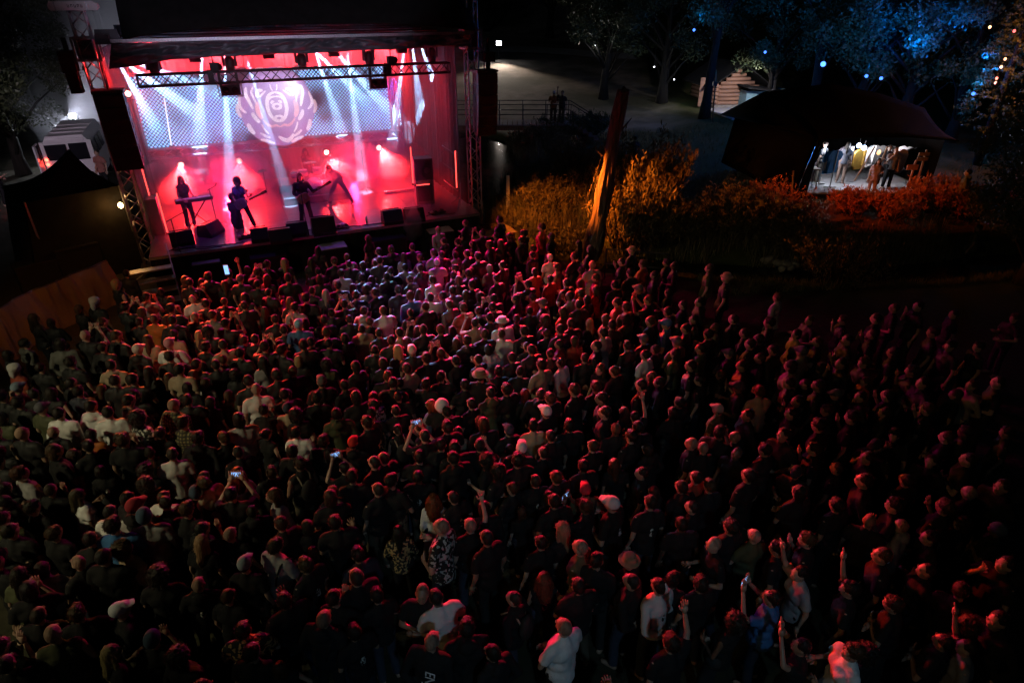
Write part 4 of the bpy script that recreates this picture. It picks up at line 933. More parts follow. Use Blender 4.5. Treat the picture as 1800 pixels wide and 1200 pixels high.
# lamp behind the van and smoke drifting in its light
lq = PY(127, 205, 34); root = empty('work_light', (lq.x, 34, gh(lq.x, 34)), 0, 'glaring white work light on a pole behind the van', 'work light')
hh = lq.z - gh(lq.x, 34); mb = MB(); mb.tube((0, 0, 0), (0, 0, hh), .04); mb.build('pole', M['steel'], root); mb = MB(); mb.box((0, .08, hh), (.4, .14, .3)); mb.build('housing', M['black'], root)
mb = MB(); mb.box((0, -.0, hh), (.3, .02, .22)); mb.build('lens', glow('work_lens', (.85, .92, 1), 90), root)
light('SPOT', (lq.x, 33.7, lq.z), 1700, (.8, .82, 1), (lq.x + 6, 37, 5.5), 112, .7, .1)
light('SPOT', (lq.x, 33.6, lq.z), 260, (.8, .85, 1), (lq.x + .5, 28, .5), 90, .7, .1)
o = tag(MB().box((0, 0, 0), (.55, .1, .06)).box((0, 0, -1.3), (.04, .04, 2.6)).build('sign_lamp', M['white'], None, loc=PY(88, 221, 33)), 'small pale lamp bar left of the glaring work light', 'lamp')
mb = MB(); mb.ell((0, 0, 0), (1, 1, 1), 40, 28); c = Vector((-21.5, 37, 5.6))
mb.v = [tuple(Vector(v) * (1 + .25 * mnoise.noise(Vector(v) * 1.5) + .14 * mnoise.noise(Vector(v) * 3.4))) for v in mb.v]
m, N, L, b = nodes('drifting_smoke'); N.remove(b); pv = N.new("ShaderNodeVolumePrincipled"); pv.inputs["Density"].default_value = .055; pv.inputs["Color"].default_value = (.8, .8, .85, 1)
pv.inputs["Anisotropy"].default_value = .3; L.new(pv.outputs[0], N["Material Output"].inputs["Volume"])
o = mb.build('drifting_smoke', m, None, True, loc=c, scale=(6.2, 8.5, 6.8)); tag(o, 'grey smoke drifting behind the stage over the van', 'smoke', kind='stuff')

# ------------------------------------------------------------------ clothes stall in a black tent
TY = P(1420, 341, .45).y
def tx(px, py, Y=TY): return PY(px, py, Y)
A = tx(1418, 338); B = tx(1640, 338); z0 = .5
A.z = B.z = z0
root = empty('market_tent', (0, 0, 0), 0, 'big black tent with a lit clothes stall under its open side', 'tent')
mb = MB(); mb.box(((A.x + B.x) / 2, TY + 2.6, z0 - .06), (B.x - A.x, 5.2, .12)); mb.build('stall_floor', M['concrete'], root)
ev = [(A.x - .05, TY - .1, 2.62), (A.x + 1.6, TY - .3, 2.74), (A.x + 3.4, TY - .2, 2.72), (B.x + .5, TY + .2, 2.5)]
ridge = [(A.x - 1.5, TY + 2.5, 4.0), (A.x + 1.2, TY + 2.6, 4.3), (A.x + 3.4, TY + 2.8, 3.9), (B.x + .5, TY + 3, 3.3)]
bk = [(A.x - 2.2, TY + 5.6, 2.6), (A.x + 1.2, TY + 5.8, 2.7), (A.x + 3.4, TY + 5.8, 2.6), (B.x + .5, TY + 5.6, 2.2)]
def lerpn(arr, u):
    t = u * (len(arr) - 1); i = min(int(t), len(arr) - 2); return Vector(arr[i]).lerp(Vector(arr[i + 1]), t - i)
def tr_(u, v):
    q = lerpn(ev, u).lerp(lerpn(ridge, u), v / .5) if v < .5 else lerpn(ridge, u).lerp(lerpn(bk, u), (v - .5) / .5)
    q.z -= .2 * math.sin(math.pi * 2 * abs(v - .5)) ; return q
MB().sheet(tr_, 24, 14, (0, 0, -.03)).build('roof_cloth', M['tentblack'], root, True)
e0 = tx(1292, 208, TY + 1.2); g0 = tx(1268, 286, TY + 1.0); g1 = tx(1395, 352, TY - .4); e1 = Vector(ev[0])
MB().sheet(lambda u, v: Vector(g0).lerp(g1, u).lerp(Vector(e0).lerp(e1, u), v) + Vector((0, .1 * math.sin(u * 7), 0)), 16, 8, (0, .03, 0)).build('side_wall', M['tentblack'], root, True)
MB().sheet(lambda u, v: Vector(g1).lerp(Vector((A.x, TY, .1)), u).lerp(e1.lerp(Vector(ev[0]) + Vector((.1, 0, 0)), u), v), 6, 6, (0, .03, 0)).build('corner_wall', M['tentblack'], root, True)
MB().sheet(lambda u, v: Vector(e0).lerp(Vector(bk[0]), u).lerp(e1.lerp(Vector(ridge[0]), u), v), 6, 6, (0, .03, 0)).build('shoulder_cloth', M['tentblack'], root, True)
MB().sheet(lambda u, v: (A.x - 1.5 + (B.x - A.x + 2) * u, TY + 5.2 + .05 * math.sin(u * 60), z0 + 2.2 * v), 60, 4).build('back_wall', M['tentblack'], root, True)
MB().sheet(lambda u, v: (B.x + .2, TY + .6 + 4.6 * u, .3 + 2.2 * v), 10, 4).build('end_wall', M['tentblack'], root, True)
mb = MB(); mb.box(((A.x + B.x) / 2 - .3, TY + .02, .2), (B.x - A.x - .8, .05, .48)); mb.build('floor_skirt', M['black'], root)
for px, p2 in ((1512, 1546), (1545, 1568)): mb = MB(); mb.tube(tx(px - 10, 318, TY + .5), tx(p2 - 8, 258, TY + .8), .035); mb.build('leaning_pole', M['wood'], root)
for px, p1 in (((1395, 300), (1391, 352)), ((1368, 345), (1392, 362))): mb = MB(); mb.tube(tx(*px, TY - .5), tx(*p1, TY - .6), .03); mb.build('tent_peg_pole', M['wood'], root)
for i, (px, py) in enumerate(((1510, 256), (1519, 260))):
    q = tx(px, py, TY + 1.2); o = empty('stall_lamp', q, 0, ('left' if i == 0 else 'right') + ' one of two blue white stall lamps under the tent eave', 'lamp', 'stall lamps')
    mb = MB(); mb.ell((0, 0, 0), (.10, .06, .09), 12, 8); mb.build('bulb', glow('stall_bulb', (.45, .65, 1), 30), o, True); mb = MB(); mb.tube((0, 0, .08), (0, 0, .3), .012); mb.build('cord', M['black'], o)
light('POINT', tx(1500, 262, TY + 1.5), 60, (.88, .9, 1), radius=.15); light('POINT', tx(1560, 262, TY + 1.3), 55, (.95, .9, .95), radius=.15); light('POINT', tx(1455, 262, TY + 1.4), 130, (.85, .9, 1), radius=.15)
# garments: tee and long sleeve shapes hung on rails
def garment_mesh(kind, seed):
    r = random.Random(seed); out = [(-.09, 0), (-.25, -.04), (-.33, -.16), (-.29, -.34 if kind == 'tee' else -.62), (-.2, -.32 if kind == 'tee' else -.62), (-.2, -.2), (-.22, -.72), (.22, -.72), (.2, -.2), (.2, -.32 if kind == 'tee' else -.62), (.29, -.34 if kind == 'tee' else -.62), (.33, -.16), (.25, -.04), (.09, 0), (0, -.05)]
    mb = MB(); mb.prism([(x + r.uniform(-.015, .015), z + r.uniform(-.015, .015)) for x, z in out], -.035, .035); return mb.mesh('garment_cut', M['cloth'])
GM = {'tee': garment_mesh('tee', 1), 'long': garment_mesh('long', 2)}
def garment(px, py, dY, kind, col, rz, sc, label):
    q = tx(px, py, TY + dY); o = link('hung_shirt', GM[kind]); o.location = q; o.rotation_euler = (0, 0, rz); o.scale = (sc, sc, sc); o.color = (*col, 1)
    return tag(o, label, 'shirt', 'shirts hung in the stall')
def rail(pxa, pya, pxb, pyb, dY, foot, label):
    a = tx(pxa, pya, TY + dY); c = tx(pxb, pyb, TY + dY + .5); o = empty('clothes_rail', a, 0, label, 'clothes rail', 'clothes rails')
    for q in (a, c): mb = MB(); mb.tube((q.x - a.x, q.y - a.y, z0 - a.z + .02), (q.x - a.x, q.y - a.y, 0), .022); mb.box((q.x - a.x, q.y - a.y, z0 - a.z + .04), (.5, .05, .04)); mb.build('upright', M['white'], o)
    mb = MB(); mb.tube((0, 0, 0), c - a, .018); mb.build('rail', M['white'], o)
rail(1474, 265, 1452, 268, .7, 320, 'white clothes rail with blue shirts nearest the stall edge'); rail(1436, 262, 1415, 262, 1.4, 318, 'clothes rail at the left stall corner')
BL = (.05, .28, .72); WH = (.7, .7, .72)
for i, (px, py, dY, k, col, rz, sc, lab) in enumerate(((1428, 258, 1.4, 'tee', BL, .4, 1.0, 'blue shirt on the left corner rail'), (1418, 255, 1.45, 'tee', WH, 1.0, .9, 'white shirt at the very left of the stall'), (1470, 264, .7, 'tee', BL, .45, 1.25, 'big blue shirt at the front of the white rail'), (1462, 266, .8, 'tee', BL, .5, 1.2, 'blue shirt second on the white rail'), (1455, 267, .95, 'long', WH, 1.2, 1.1, 'white shirt behind the blue ones on the white rail'),
    (1490, 258, 2.6, 'long', (.45, .36, .42), .2, 1.15, 'greyish pink long sleeved shirt in the middle of the stall'), (1500, 258, 1.7, 'long', (.62, .6, .62), 1.0, 1.1, 'pale shirt edge on beside the stall lamps'), (1517, 262, 1.6, 'long', (.72, .38, .06), .3, 1.15, 'orange yellow shirt under the stall lamps'), (1525, 259, 1.8, 'long', (.7, .36, .06), .9, 1.1, 'second orange yellow shirt right of the stall lamps'),
    (1535, 256, 1.5, 'long', WH, .7, 1.15, 'white long shirt right of the yellow ones'), (1547, 255, 1.7, 'tee', (.03, .03, .03), .2, 1.1, 'black shirt with an orange print on the stall wall'), (1560, 257, 2.0, 'tee', (.02, .02, .02), -.2, 1.1, 'black shirt right of the printed one'), (1567, 256, 2.3, 'tee', (.4, .38, .4), .0, .8, 'small grey cloth hung high in the stall'),
    (1581, 262, 1.0, 'long', (.52, .46, .48), .12, 1.35, 'large grey long sleeved shirt with a dark print'), (1595, 257, 1.5, 'tee', WH, -.5, 1.0, 'white shirt at the right end of the stall'), (1608, 260, 1.2, 'long', (.02, .02, .022), .3, 1.2, 'black long garment at the right stall end'))):
    o = garment(px, py, dY, k, col, rz, sc, lab)
    if i in (10, 13):
        mb = MB(); mb.ell((0, -.04, -.27), (.09, .008, .1), 14, 8); pr = mb.build('print', M['black'] if i == 13 else mat('orange_print', (.6, .3, .1), .7), o, True)
o = empty('stall_table', tx(1425, 300, TY + .5), 0, 'small table at the left stall corner', 'table'); o.location.z = z0
mb = MB(); mb.box((0, 0, .85), (.6, .5, .04)); mb.build('top', M['wood'], o)
for sx in (-.26, .26):
    for sy in (-.2, .2): mb = MB(); mb.tube((sx, sy, .01), (sx, sy, .84), .02); mb.build('leg', M['steel'], o)
for i, (px, py) in enumerate(((1623, 276), (1604, 294))):
    q = tx(px, py, TY - .3 - .4 * i); o = empty('wooden_sign', q, 0, ['pair of pale boards on a post right of the stall', 'pale board sign below the hung black garment'][i], 'sign'); gz = gh(q.x, q.y) - q.z
    for z in ((.1, -.08) if i == 0 else (0,)): mb = MB(); mb.box((0, 0, z), (.42, .04, .14 if i == 0 else .2)); mb.build('board', M['wood'], o)
    mb = MB(); mb.box((.08, .04, gz / 2 + .1), (.06, .05, -gz + .3)); mb.build('post', M['wood'], o)

# ------------------------------------------------------------------ log cabin
cy_ = 47.0; q = PY(1290, 186, cy_); gx = q.x; zb = q.z - .1
root = empty('log_cabin', (gx, cy_, zb), .15, 'small log cabin with a gable roof lit from the front', 'cabin')
for i in range(9):
    z = .3 + i * .26; hw = 1.55 if i < 5 else 1.55 - (i - 4) * .36; mb = MB(); mb.path([(-hw - .05, 0, z), (0, .02, z), (hw + .05, 0, z)], [.13, .125, .13], 10); mb.build('log', M['logwood'], root, True)
for i in range(5): z = .3 + i * .26 + .1; mb = MB(); mb.path([(-1.5, -.2, z), (-1.5, 4, z)], .13, 10); mb.build('log', M['logwood'], root, True)
for sg in (-1, 1):
    mb = MB(); mb.add([(0, -.7, 2.85), (sg * 2.3, -.7, 1.35), (sg * 2.3, 4.2, 1.35), (0, 4.2, 2.85), (0, -.7, 2.95), (sg * 2.3, -.7, 1.45), (sg * 2.3, 4.2, 1.45), (0, 4.2, 2.95)], [(0, 1, 2, 3), (7, 6, 5, 4), (0, 4, 5, 1), (1, 5, 6, 2), (2, 6, 7, 3)]); mb.build('roof_slope', M['blackfab'], root)
mb = MB(); mb.box((0, -.05, .08), (3.4, .5, .22)); mb.build('stone_plinth', M['stone'], root)
mb = MB(); mb.box((-2.1, .4, 1.0), (.9, .08, 1.9)); mb.build('plank_wall', M['logwood'], root)
mb = MB(); mb.box((.0, -2.4, 0), (4.6, 4.2, .1)); sl = tag(mb.build('concrete_pad', M['concrete'], None, loc=(gx, cy_, zb - .02), rot=(0, 0, .15)), kind='structure')
light('SPOT', (gx - .5, cy_ - 5, zb + 3.0), 900, (.95, .9, 1), (gx, cy_, zb + .4), 75, .5, .1, name='cabin_light')
root = empty('lamp_post', PY(1252, 214, 41), 0, 'thin wooden lamp pole left of the log cabin', 'pole'); mb = MB(); mb.path([(0, 0, 0), (-.1, 0, 1.5), (-.22, 0, 3.0)], [.05, .045, .04], 6); mb.build('pole', M['wood'], root, True); mb = MB(); mb.box((-.18, 0, 2.2), (.25, .2, .25)); mb.build('box', M['black'], root)
o = empty('shed', PY(1345, 203, 46), .1, 'low dark shed with a pale teal wall right of the cabin', 'shed'); mb = MB(); mb.box((0, 1, .8), (3.2, 2, 1.6)); mb.build('wall', mat('teal_wall', (.2, .34, .36), .7), o); mb = MB(); mb.box((0, .8, 1.68), (3.8, 3, .1), Matrix.Rotation(.12, 3, 'Y')); mb.build('roof', M['blackfab'], o); mb = MB(); mb.box((.3, -.02, .8), (.5, .04, 1.4)); mb.build('door', M['white'], o)

# ------------------------------------------------------------------ blue lamps in the trees
for i, (px, py, Y, pw) in enumerate(((1220, 53, 41, 60), (1345, 92, 40, 110), (1447, 113, 33, 260), (1523, 134, 32, 60), (1549, 138, 31.5, 160), (1711, 165, 30, 110), (1000, 50, 55, 0))):
    if i == 6: continue
    q = PY(px, py, Y); o = empty('blue_lamp', q, 0, ['%s blue lamp from the left among the dark trees' % w for w in ('first', 'second', 'third', 'fourth', 'fifth', 'sixth')][i], 'lamp', 'blue lamps hung in the trees')
    r = .075 if i != 2 else .12; mb = MB(); mb.ell((0, 0, 0), (r, r, r), 12, 8); mb.build('bulb', glow('blue_bulb', (.06, .2, 1), 3.2 if i != 2 else 4.5), o, True); mb = MB(); mb.tube((0, 0, .1), (0, 0, .5), .015); mb.build('cord', M['black'], o)
    light('POINT', q + Vector((.1, .45, .5)), pw, (.0, .22, 1), radius=.15)
for px, py, Y, pw in ((1425, 60, 36, 550), (1480, 20, 35, 500), (1590, 85, 33.5, 1100), (1690, 60, 32.5, 1300), (1625, 150, 32, 500), (1380, 20, 38, 350)):
    q = PY(px, py, Y); light('SPOT', (q.x, Y - 3.5, 4.2), pw * 7, (.0, .12, 1), (q.x, Y + 1.5, q.z + 1.6), 30, .9, .2, name='blue_uplight')
# orange lit conifer at the upper right
cy2 = 30.0; q = PY(1752, 190, cy2); root = empty('conifer_tree', (q.x, cy2, gh(q.x, cy2)), 0, 'conifer with tiered branches lit by small orange lamps', 'tree')
mb = MB(); mb.tube((0, 0, -.1), (0, 0, 9), .2, 8, .04); mb.build('trunk', M['barkdark'], root, True)
cs = []; rs = []; r = random.Random(5)
for i in range(38):
    z = 1.8 + i * .19; rad = 1.5 * (1 - (z - 1.8) / 8) + .25
    for j in range(9): a = r.uniform(0, 6.28); cs.append((math.cos(a) * rad * r.uniform(.4, 1), math.sin(a) * rad * r.uniform(.4, 1), z)); rs.append(.22)
V, F = leaf_cloud(cs, rs, 26, .12, .25, .5); link('branches', np_mesh('conifer_branches', V, F, M['leaf']), root)
for i, (px, py, c) in enumerate(((1740, 48, (1, .55, .25)), (1783, 55, (1, .12, .10)), (1767, 104, (1, .4, .2)), (1760, 118, (1, .5, .25)), (1752, 138, (1, .2, .15)), (1750, 146, (1, .35, .25)))):
    q = PY(px, py, cy2 - 1.5); o = empty('orange_string_lamp', q, 0, ['orange lamp highest left on the conifer', 'red lamp high at the right of the conifer', 'orange lamp at half height of the conifer', 'brightest low orange lamp on the conifer', 'red lamp low on the conifer', 'lowest pink orange lamp on the conifer'][i], 'lamp', 'small lamps on the conifer')
    mb = MB(); mb.ell((0, 0, 0), (.05, .05, .06), 10, 6); mb.build('bulb', glow('orange_dot', c, 4), o, True); mb = MB(); mb.tube((0, 0, .05), (0, 0, .2), .008); mb.build('cord', M['black'], o)
    light('POINT', q + Vector((0, -.15, -.1)), 35, (1, .28, .05), radius=.05)

# ------------------------------------------------------------------ bare spots without fixtures: floods by the tower, unseen fills from out of view
q = SF(10.9, -1.4, 4.6)
light('SPOT', SF(10.9, -1.5, 3.1), 3000, (1, .21, .014), P(1265, 395, .4), 66, .7, .12, name='orange_flood')
light('SPOT', SF(10.6, -.3, 3.3), 900, (1, .24, .02), P(975, 392, .3), 80, .7, .12, name='orange_flood')  # second bare spot added to brighten the tall grass and trunk
light('SPOT', q + Vector((.2, 0, 1.5)), 10000, (1, .06, .008), P(1590, 375, .2), 17, .8, .12, name='red_flood')
light('SPOT', (-12.5, 1.0, 9.5), 1900, (.92, .82, .46), (-6.0, 8.6, 1.3), 54, .9, .25, name='unseen_fill_light')
light('SPOT', (2.5, -7.0, 12.0), 800, (.4, .72, 1), (1.0, 4.6, 1.2), 30, .9, .25, name='unseen_fill_light')
light('SPOT', (-7, -1.0, 8.5), 260, (.95, .6, .2), (7.5, 11.5, 1.4), 56, .9, .25, name='unseen_fill_light')
light('SPOT', (-13.5, 12, 6.5), 2600, (.9, .72, .9), (-20, 27.5, 1.6), 26, .6, .2, name='unseen_fill_light')  # added spot standing in for stage spill on the van
light('SPOT', (0, 1.5, 9.2), 2200, (.78, .70, 1), SF(4.2, .5, 10.9), 38, .35, .2, name='front_light')  # unseen spot aimed above the roof to brighten only the valance
light('SPOT', (-9.5, 9.0, 6.5), 420, (1, .30, .04), (-11.5, 14.5, .8), 40, .8, .2, name='unseen_fill_light')
# ================================================================== people
def remeshed(mb, voxel, tris, smooth=4, name='m', m=None):
    me = mb.mesh(name); o = bpy.data.objects.new(name, me); TMP.collection.objects.link(o)
    a = o.modifiers.new('r', 'REMESH'); a.mode = 'VOXEL'; a.voxel_size = voxel; a.use_smooth_shade = True
    s = o.modifiers.new('s', 'SMOOTH'); s.factor = .5; s.iterations = smooth
    n = len(evaluated(o).data.polygons) * 2
    if n > tris:
        d = o.modifiers.new('d', 'DECIMATE'); d.ratio = tris / n
    out = bpy.data.meshes.new_from_object(evaluated(o)); out.name = name
    bpy.data.objects.remove(o); bpy.data.meshes.remove(me)
    out.materials.clear()
    if m: out.materials.append(m)
    out.polygons.foreach_set("use_smooth", [True] * len(out.polygons)); return out
def displace(me, fn):
    n = len(me.vertices); co = np.empty(n * 3, dtype=np.float32); me.vertices.foreach_get("co", co); no = np.empty(n * 3, dtype=np.float32); me.vertices.foreach_get("normal", no)
    co = co.reshape(-1, 3); no = no.reshape(-1, 3); a = np.array([fn(Vector(p)) for p in co.tolist()]); co += no * a[:, None]
    me.vertices.foreach_set("co", co.ravel()); me.update()
HC = Vector((0, .005, 1.635))
def arm(p):   # elbow, wrist, finger direction for the right arm
    return {'down': ((.245, -.03, 1.13), (.25, .06, .90), (0, .25, -1)), 'fold': ((.28, .05, 1.13), (-.03, .21, 1.17), (-1, .1, .1)), 'phone': ((.26, .2, 1.34), (.085, .33, 1.60), (-.25, .1, 1)),
            'up': ((.28, .08, 1.60), (.25, .14, 1.87), (0, .1, 1)), 'drink': ((.26, .0, 1.13), (.17, .25, 1.22), (-.3, .8, .4)), 'front': ((.265, .0, 1.13), (.07, .23, 1.06), (-.8, .5, .1)),
            'clap': ((.27, .18, 1.52), (.07, .26, 1.78), (-.25, .1, 1)), 'pocket': ((.29, -.09, 1.14), (.2, .05, .93), (-.2, .4, -1)), 'chin': ((.24, .12, 1.2), (.06, .2, 1.47), (-.3, .1, 1)),
            'hip': ((.34, -.06, 1.17), (.18, .06, 1.0), (-.9, .4, -.1)), 'strum': ((.27, -.04, 1.12), (.08, .22, 1.02), (-.9, .3, -.3)), 'neckhand': ((.32, .1, 1.15), (.45, .28, 1.24), (.2, .4, .6)),
            'keys': ((.26, .06, 1.14), (.2, .34, 1.08), (0, 1, -.2)), 'reach': ((.24, .28, 1.42), (.2, .52, 1.5), (0, 1, .2)), 'back': ((.28, -.12, 1.12), (.1, -.17, 1.0), (-.9, 0, -.2))}[p]
def hand(mb, w, d, side, curl=.4):
    w = Vector(w); d = Vector(d).normalized(); ref = Vector((1, 0, 0)) if abs(d.x) < .7 else Vector((0, 0, 1)); a = d.cross(ref).cross(d).normalized(); nrm = d.cross(a)
    pm = w + d * .045; mb.path([w - d * .01, w + d * .03, w + d * .085], [.026, .037, .034], 8)
    for i, (off, ln) in enumerate(((-.030, .072), (-.010, .082), (.011, .076), (.031, .058))):
        b0 = w + d * .08 + a * off; b1 = b0 + d * ln * .5 + nrm * ln * curl * .2 + a * off * .25; b2 = b1 + d * ln * .45 + nrm * ln * curl * .5 + a * off * .2; mb.path([b0, b1, b2], [.0105, .0095, .007], 6)
    t0 = w + d * .03 - a * .03 * side; mb.path([t0, t0 + d * .035 - a * .032 * side, t0 + d * .07 - a * .038 * side + nrm * .015], [.014, .012, .008], 6)
def figure(name, la, ra, fem=False, sleeve='tee', lower='jeans', hood=False, lean=0.0, build=1.0, bend=0.0, step=0.0):
    sw = .165 if fem else .19; hw = .095 if fem else .08; bx = build
    def tf(p, z0=.95):     # lean of the trunk about the hips
        p = Vector(p)
        if p.z > z0:
            q = p - Vector((0, 0, z0)); return Vector((0, 0, z0)) + Matrix.Rotation(-lean, 3, 'X') @ q
        return p
    arms = []
    for sg, k in ((1, ra), (-1, la)):
        e, w, d = arm(k); arms.append((sg, tf((sg * (sw + .005), -.01, 1.405)), tf((sg * (e[0] - (.03 if fem else 0)), e[1], e[2])), tf((sg * w[0], w[1], w[2])), Vector((sg * d[0], d[1], d[2]))))
    b = MB()
    def C(p0, p1, r0, r1, n=10): b.capsule(tf(p0), tf(p1), r0, r1, n)
    def head(mb):
        h = tf(HC); rot = Matrix.Rotation(-lean * .6, 3, 'X')
        mb.ell(h + Vector((0, -.005, .005)), (.076, .098, .112), 18, 14, rot); mb.ell(h + rot @ Vector((0, .035, -.055)), (.054, .058, .062), 14, 10, rot)
        mb.capsule(h + rot @ Vector((0, .088, .015)), h + rot @ Vector((0, .108, -.02)), .011, .017, 8)
        for sx in (-1, 1): mb.ell(h + rot @ Vector((sx * .079, -.005, -.01)), (.012, .022, .033), 8, 8, rot); mb.ell(h + rot @ Vector((sx * .035, .07, -.02)), (.026, .022, .03), 8, 8, rot)
        mb.ell(h + rot @ Vector((0, .085, .035)), (.05, .016, .014), 10, 6, rot); mb.ell(h + rot @ Vector((0, .088, -.058)), (.024, .012, .010), 8, 6, rot)
    head(b); C((0, -.015, 1.42), (0, -.002, 1.57), .060 if not fem else .048, .052 if not fem else .044)
    def trunk(mb, g, legs=False):
        def T(p0, p1, r0, r1, n=12): mb.capsule(tf(p0), tf(p1), r0 + g, r1 + g, n)
        T((-.07, 0, 1.3), (.07, 0, 1.3), .118 * bx, .118 * bx); T((-sw + .035, -.012, 1.405), (sw - .035, -.012, 1.405), .058, .058); T((0, -.02, 1.40), (0, -.01, 1.47), .075, .055)
        w = .088 if fem else .105; T((-.055, 0, 1.1), (.055, 0, 1.1), w * bx, w * bx); T((0, .0, .98), (0, -.005, 1.32), .11 * bx, .118 * bx)
        if fem:
            for sx in (-1, 1): T((sx * .065, .085, 1.26), (sx * .065, .09, 1.25), .058, .055)
    trunk(b, 0); C((-hw, 0, .93), (hw, 0, .93), .112, .112)
    legs = [(sg, Vector((sg * .09, 0, .88)), Vector((sg * (.105 + step * .5), .03 + sg * step, .5)), Vector((sg * (.12 + step), -.02 + sg * step * 1.4, .09))) for sg in (1, -1)]
    for sg, h, kn, an in legs:
        b.capsule(h, kn, .082, .056); b.capsule(kn, an, .054, .036); b.capsule(an + Vector((0, -.03, -.045)), an + Vector((sg * .02, .14, -.055)), .042, .034)
    for sg, s, e, w, d in arms:
        b.capsule(s, e, .05 if not fem else .042, .038 if not fem else .032); b.capsule(e, w, .038 if not fem else .032, .026 if not fem else .022)
    me = remeshed(b, .0145, 5200, 3, name + '_body')
    ex = MB()
    for sg, s, e, w, d in arms: hand(ex, w, d, sg)
    h = tf(HC); rot = Matrix.Rotation(-lean * .6, 3, 'X'); nb = len(ex.f)
    for sx in (-1, 1): ex.cur = 1; ex.ell(h + rot @ Vector((sx * .033, .0925, .012)), (.014, .007, .007), 8, 6, rot); ex.path([h + rot @ Vector((sx * .014, .099, .033)), h + rot @ Vector((sx * .034, .097, .038)), h + rot @ Vector((sx * .054, .086, .032))], .005, 5)
    ex.path([h + rot @ Vector((-.022, .094, -.055)), h + rot @ Vector((0, .102, -.054)), h + rot @ Vector((.022, .094, -.055))], .004, 5)
    bm = bmesh.new(); bm.from_mesh(me); t = ex.mesh('t', [M['skin'], M['eye']], True); bm.from_mesh(t); bm.to_mesh(me); bm.free()
    me.materials.clear(); me.materials.append(M['skin']); me.materials.append(M['eye']); me.polygons.foreach_set("use_smooth", [True] * len(me.polygons)); me.update()
    # shirt
    c = MB(); trunk(c, .02); hem = .84 if lower != 'dress' else .5
    c.capsule(tf((-.07, 0, .95)), tf((.07, 0, .95)), .13, .13)
    c.path([tf((0, 0, 1.1)), (0, 0, .97), (0, 0, hem)], [.13, .165, .175 if lower != 'dress' else .26], 16)
    for sg, s, e, w, d in arms:
        r0 = .066 if not fem else .056
        if sleeve == 'tee': c.path([s - (e - s) * .05, s.lerp(e, .35), s.lerp(e, .66)], [r0 * .95, r0 + .004, r0 + .008], 12)
        elif sleeve == 'long': c.capsule(s, e, r0, .054); c.path([e - (w - e) * .05, e.lerp(w, .5), e.lerp(w, .97)], [.054, .048, .04], 12)
    if hood: c.ell(tf((0, -.095, 1.47)), (.115, .075, .085), 12, 8); c.capsule(tf((-.08, -.02, 1.49)), tf((.08, -.02, 1.49)), .05, .05)
    sh = remeshed(c, .017, 3600, 3, name + '_shirt', M['cloth'])
    displace(sh, lambda p: (.015 if abs(p.x) < .15 else .007) * mnoise.noise((p.x * 8, p.y * 8, p.z * 6)) + (.009 if abs(p.x) < .15 else .005) * mnoise.noise((p.x * 26, p.y * 26, p.z * 15)) + (.006 * mnoise.noise((math.atan2(p.y, p.x) * 4, 0, p.z * 2)) if p.z < 1.2 else 0))
    # trousers with shoes
    c = MB(); c.capsule((-hw, 0, .95), (hw, 0, .95), .122, .122)
    for sg, h, kn, an in legs:
        if lower == 'shorts': c.path([h, h.lerp(kn, .5), kn + Vector((0, 0, -.02))], [.1, .098, .095], 12)
        else: c.capsule(h, kn, .095, .073); c.path([kn, kn.lerp(an, .5), an], [.073, .07, .068], 12)
    tr = remeshed(c, .02, 1300, 2, name + '_trousers', M['cloth']); displace(tr, lambda p: .008 * mnoise.noise((p.x * 12, p.y * 12, p.z * 10)))
    return dict(body=me, shirt=sh, trousers=tr, head=tf(HC), rot=Matrix.Rotation(-lean * .6, 3, 'X'), arms=arms, sleeve=sleeve, fem=fem, pose=(la, ra))
FIG = {}
FIG['m1'] = figure('m1', 'down', 'down'); FIG['m2'] = figure('m2', 'fold', 'fold', build=1.06); FIG['m3'] = figure('m3', 'front', 'drink'); FIG['m4'] = figure('m4', 'pocket', 'pocket', sleeve='long', hood=True)
FIG['m5'] = figure('m5', 'down', 'chin'); FIG['mp'] = figure('mp', 'phone', 'phone'); FIG['mu'] = figure('mu', 'down', 'up'); FIG['mc'] = figure('mc', 'clap', 'clap'); FIG['mt'] = figure('mt', 'front', 'front', sleeve='none'); FIG['ml'] = figure('ml', 'back', 'down', sleeve='long', build=1.1)
FIG['f1'] = figure('f1', 'down', 'down', True); FIG['f2'] = figure('f2', 'front', 'hip', True, sleeve='none'); FIG['f3'] = figure('f3', 'fold', 'fold', True, sleeve='long'); FIG['f4'] = figure('f4', 'drink', 'down', True); FIG['fd'] = figure('fd', 'down', 'hip', True, sleeve='long', lower='dress'); FIG['fu'] = figure('fu', 'up', 'hip', True, sleeve='none')
FIG['guitar'] = figure('guitar', 'neckhand', 'strum', sleeve='long', step=.1); FIG['bass'] = figure('bass', 'neckhand', 'strum', True, sleeve='none', step=.12); FIG['keysp'] = figure('keysp', 'keys', 'keys', True, sleeve='none', lean=.08); FIG['bent'] = figure('bent', 'strum', 'neckhand', sleeve='tee', lean=.75, step=.2)

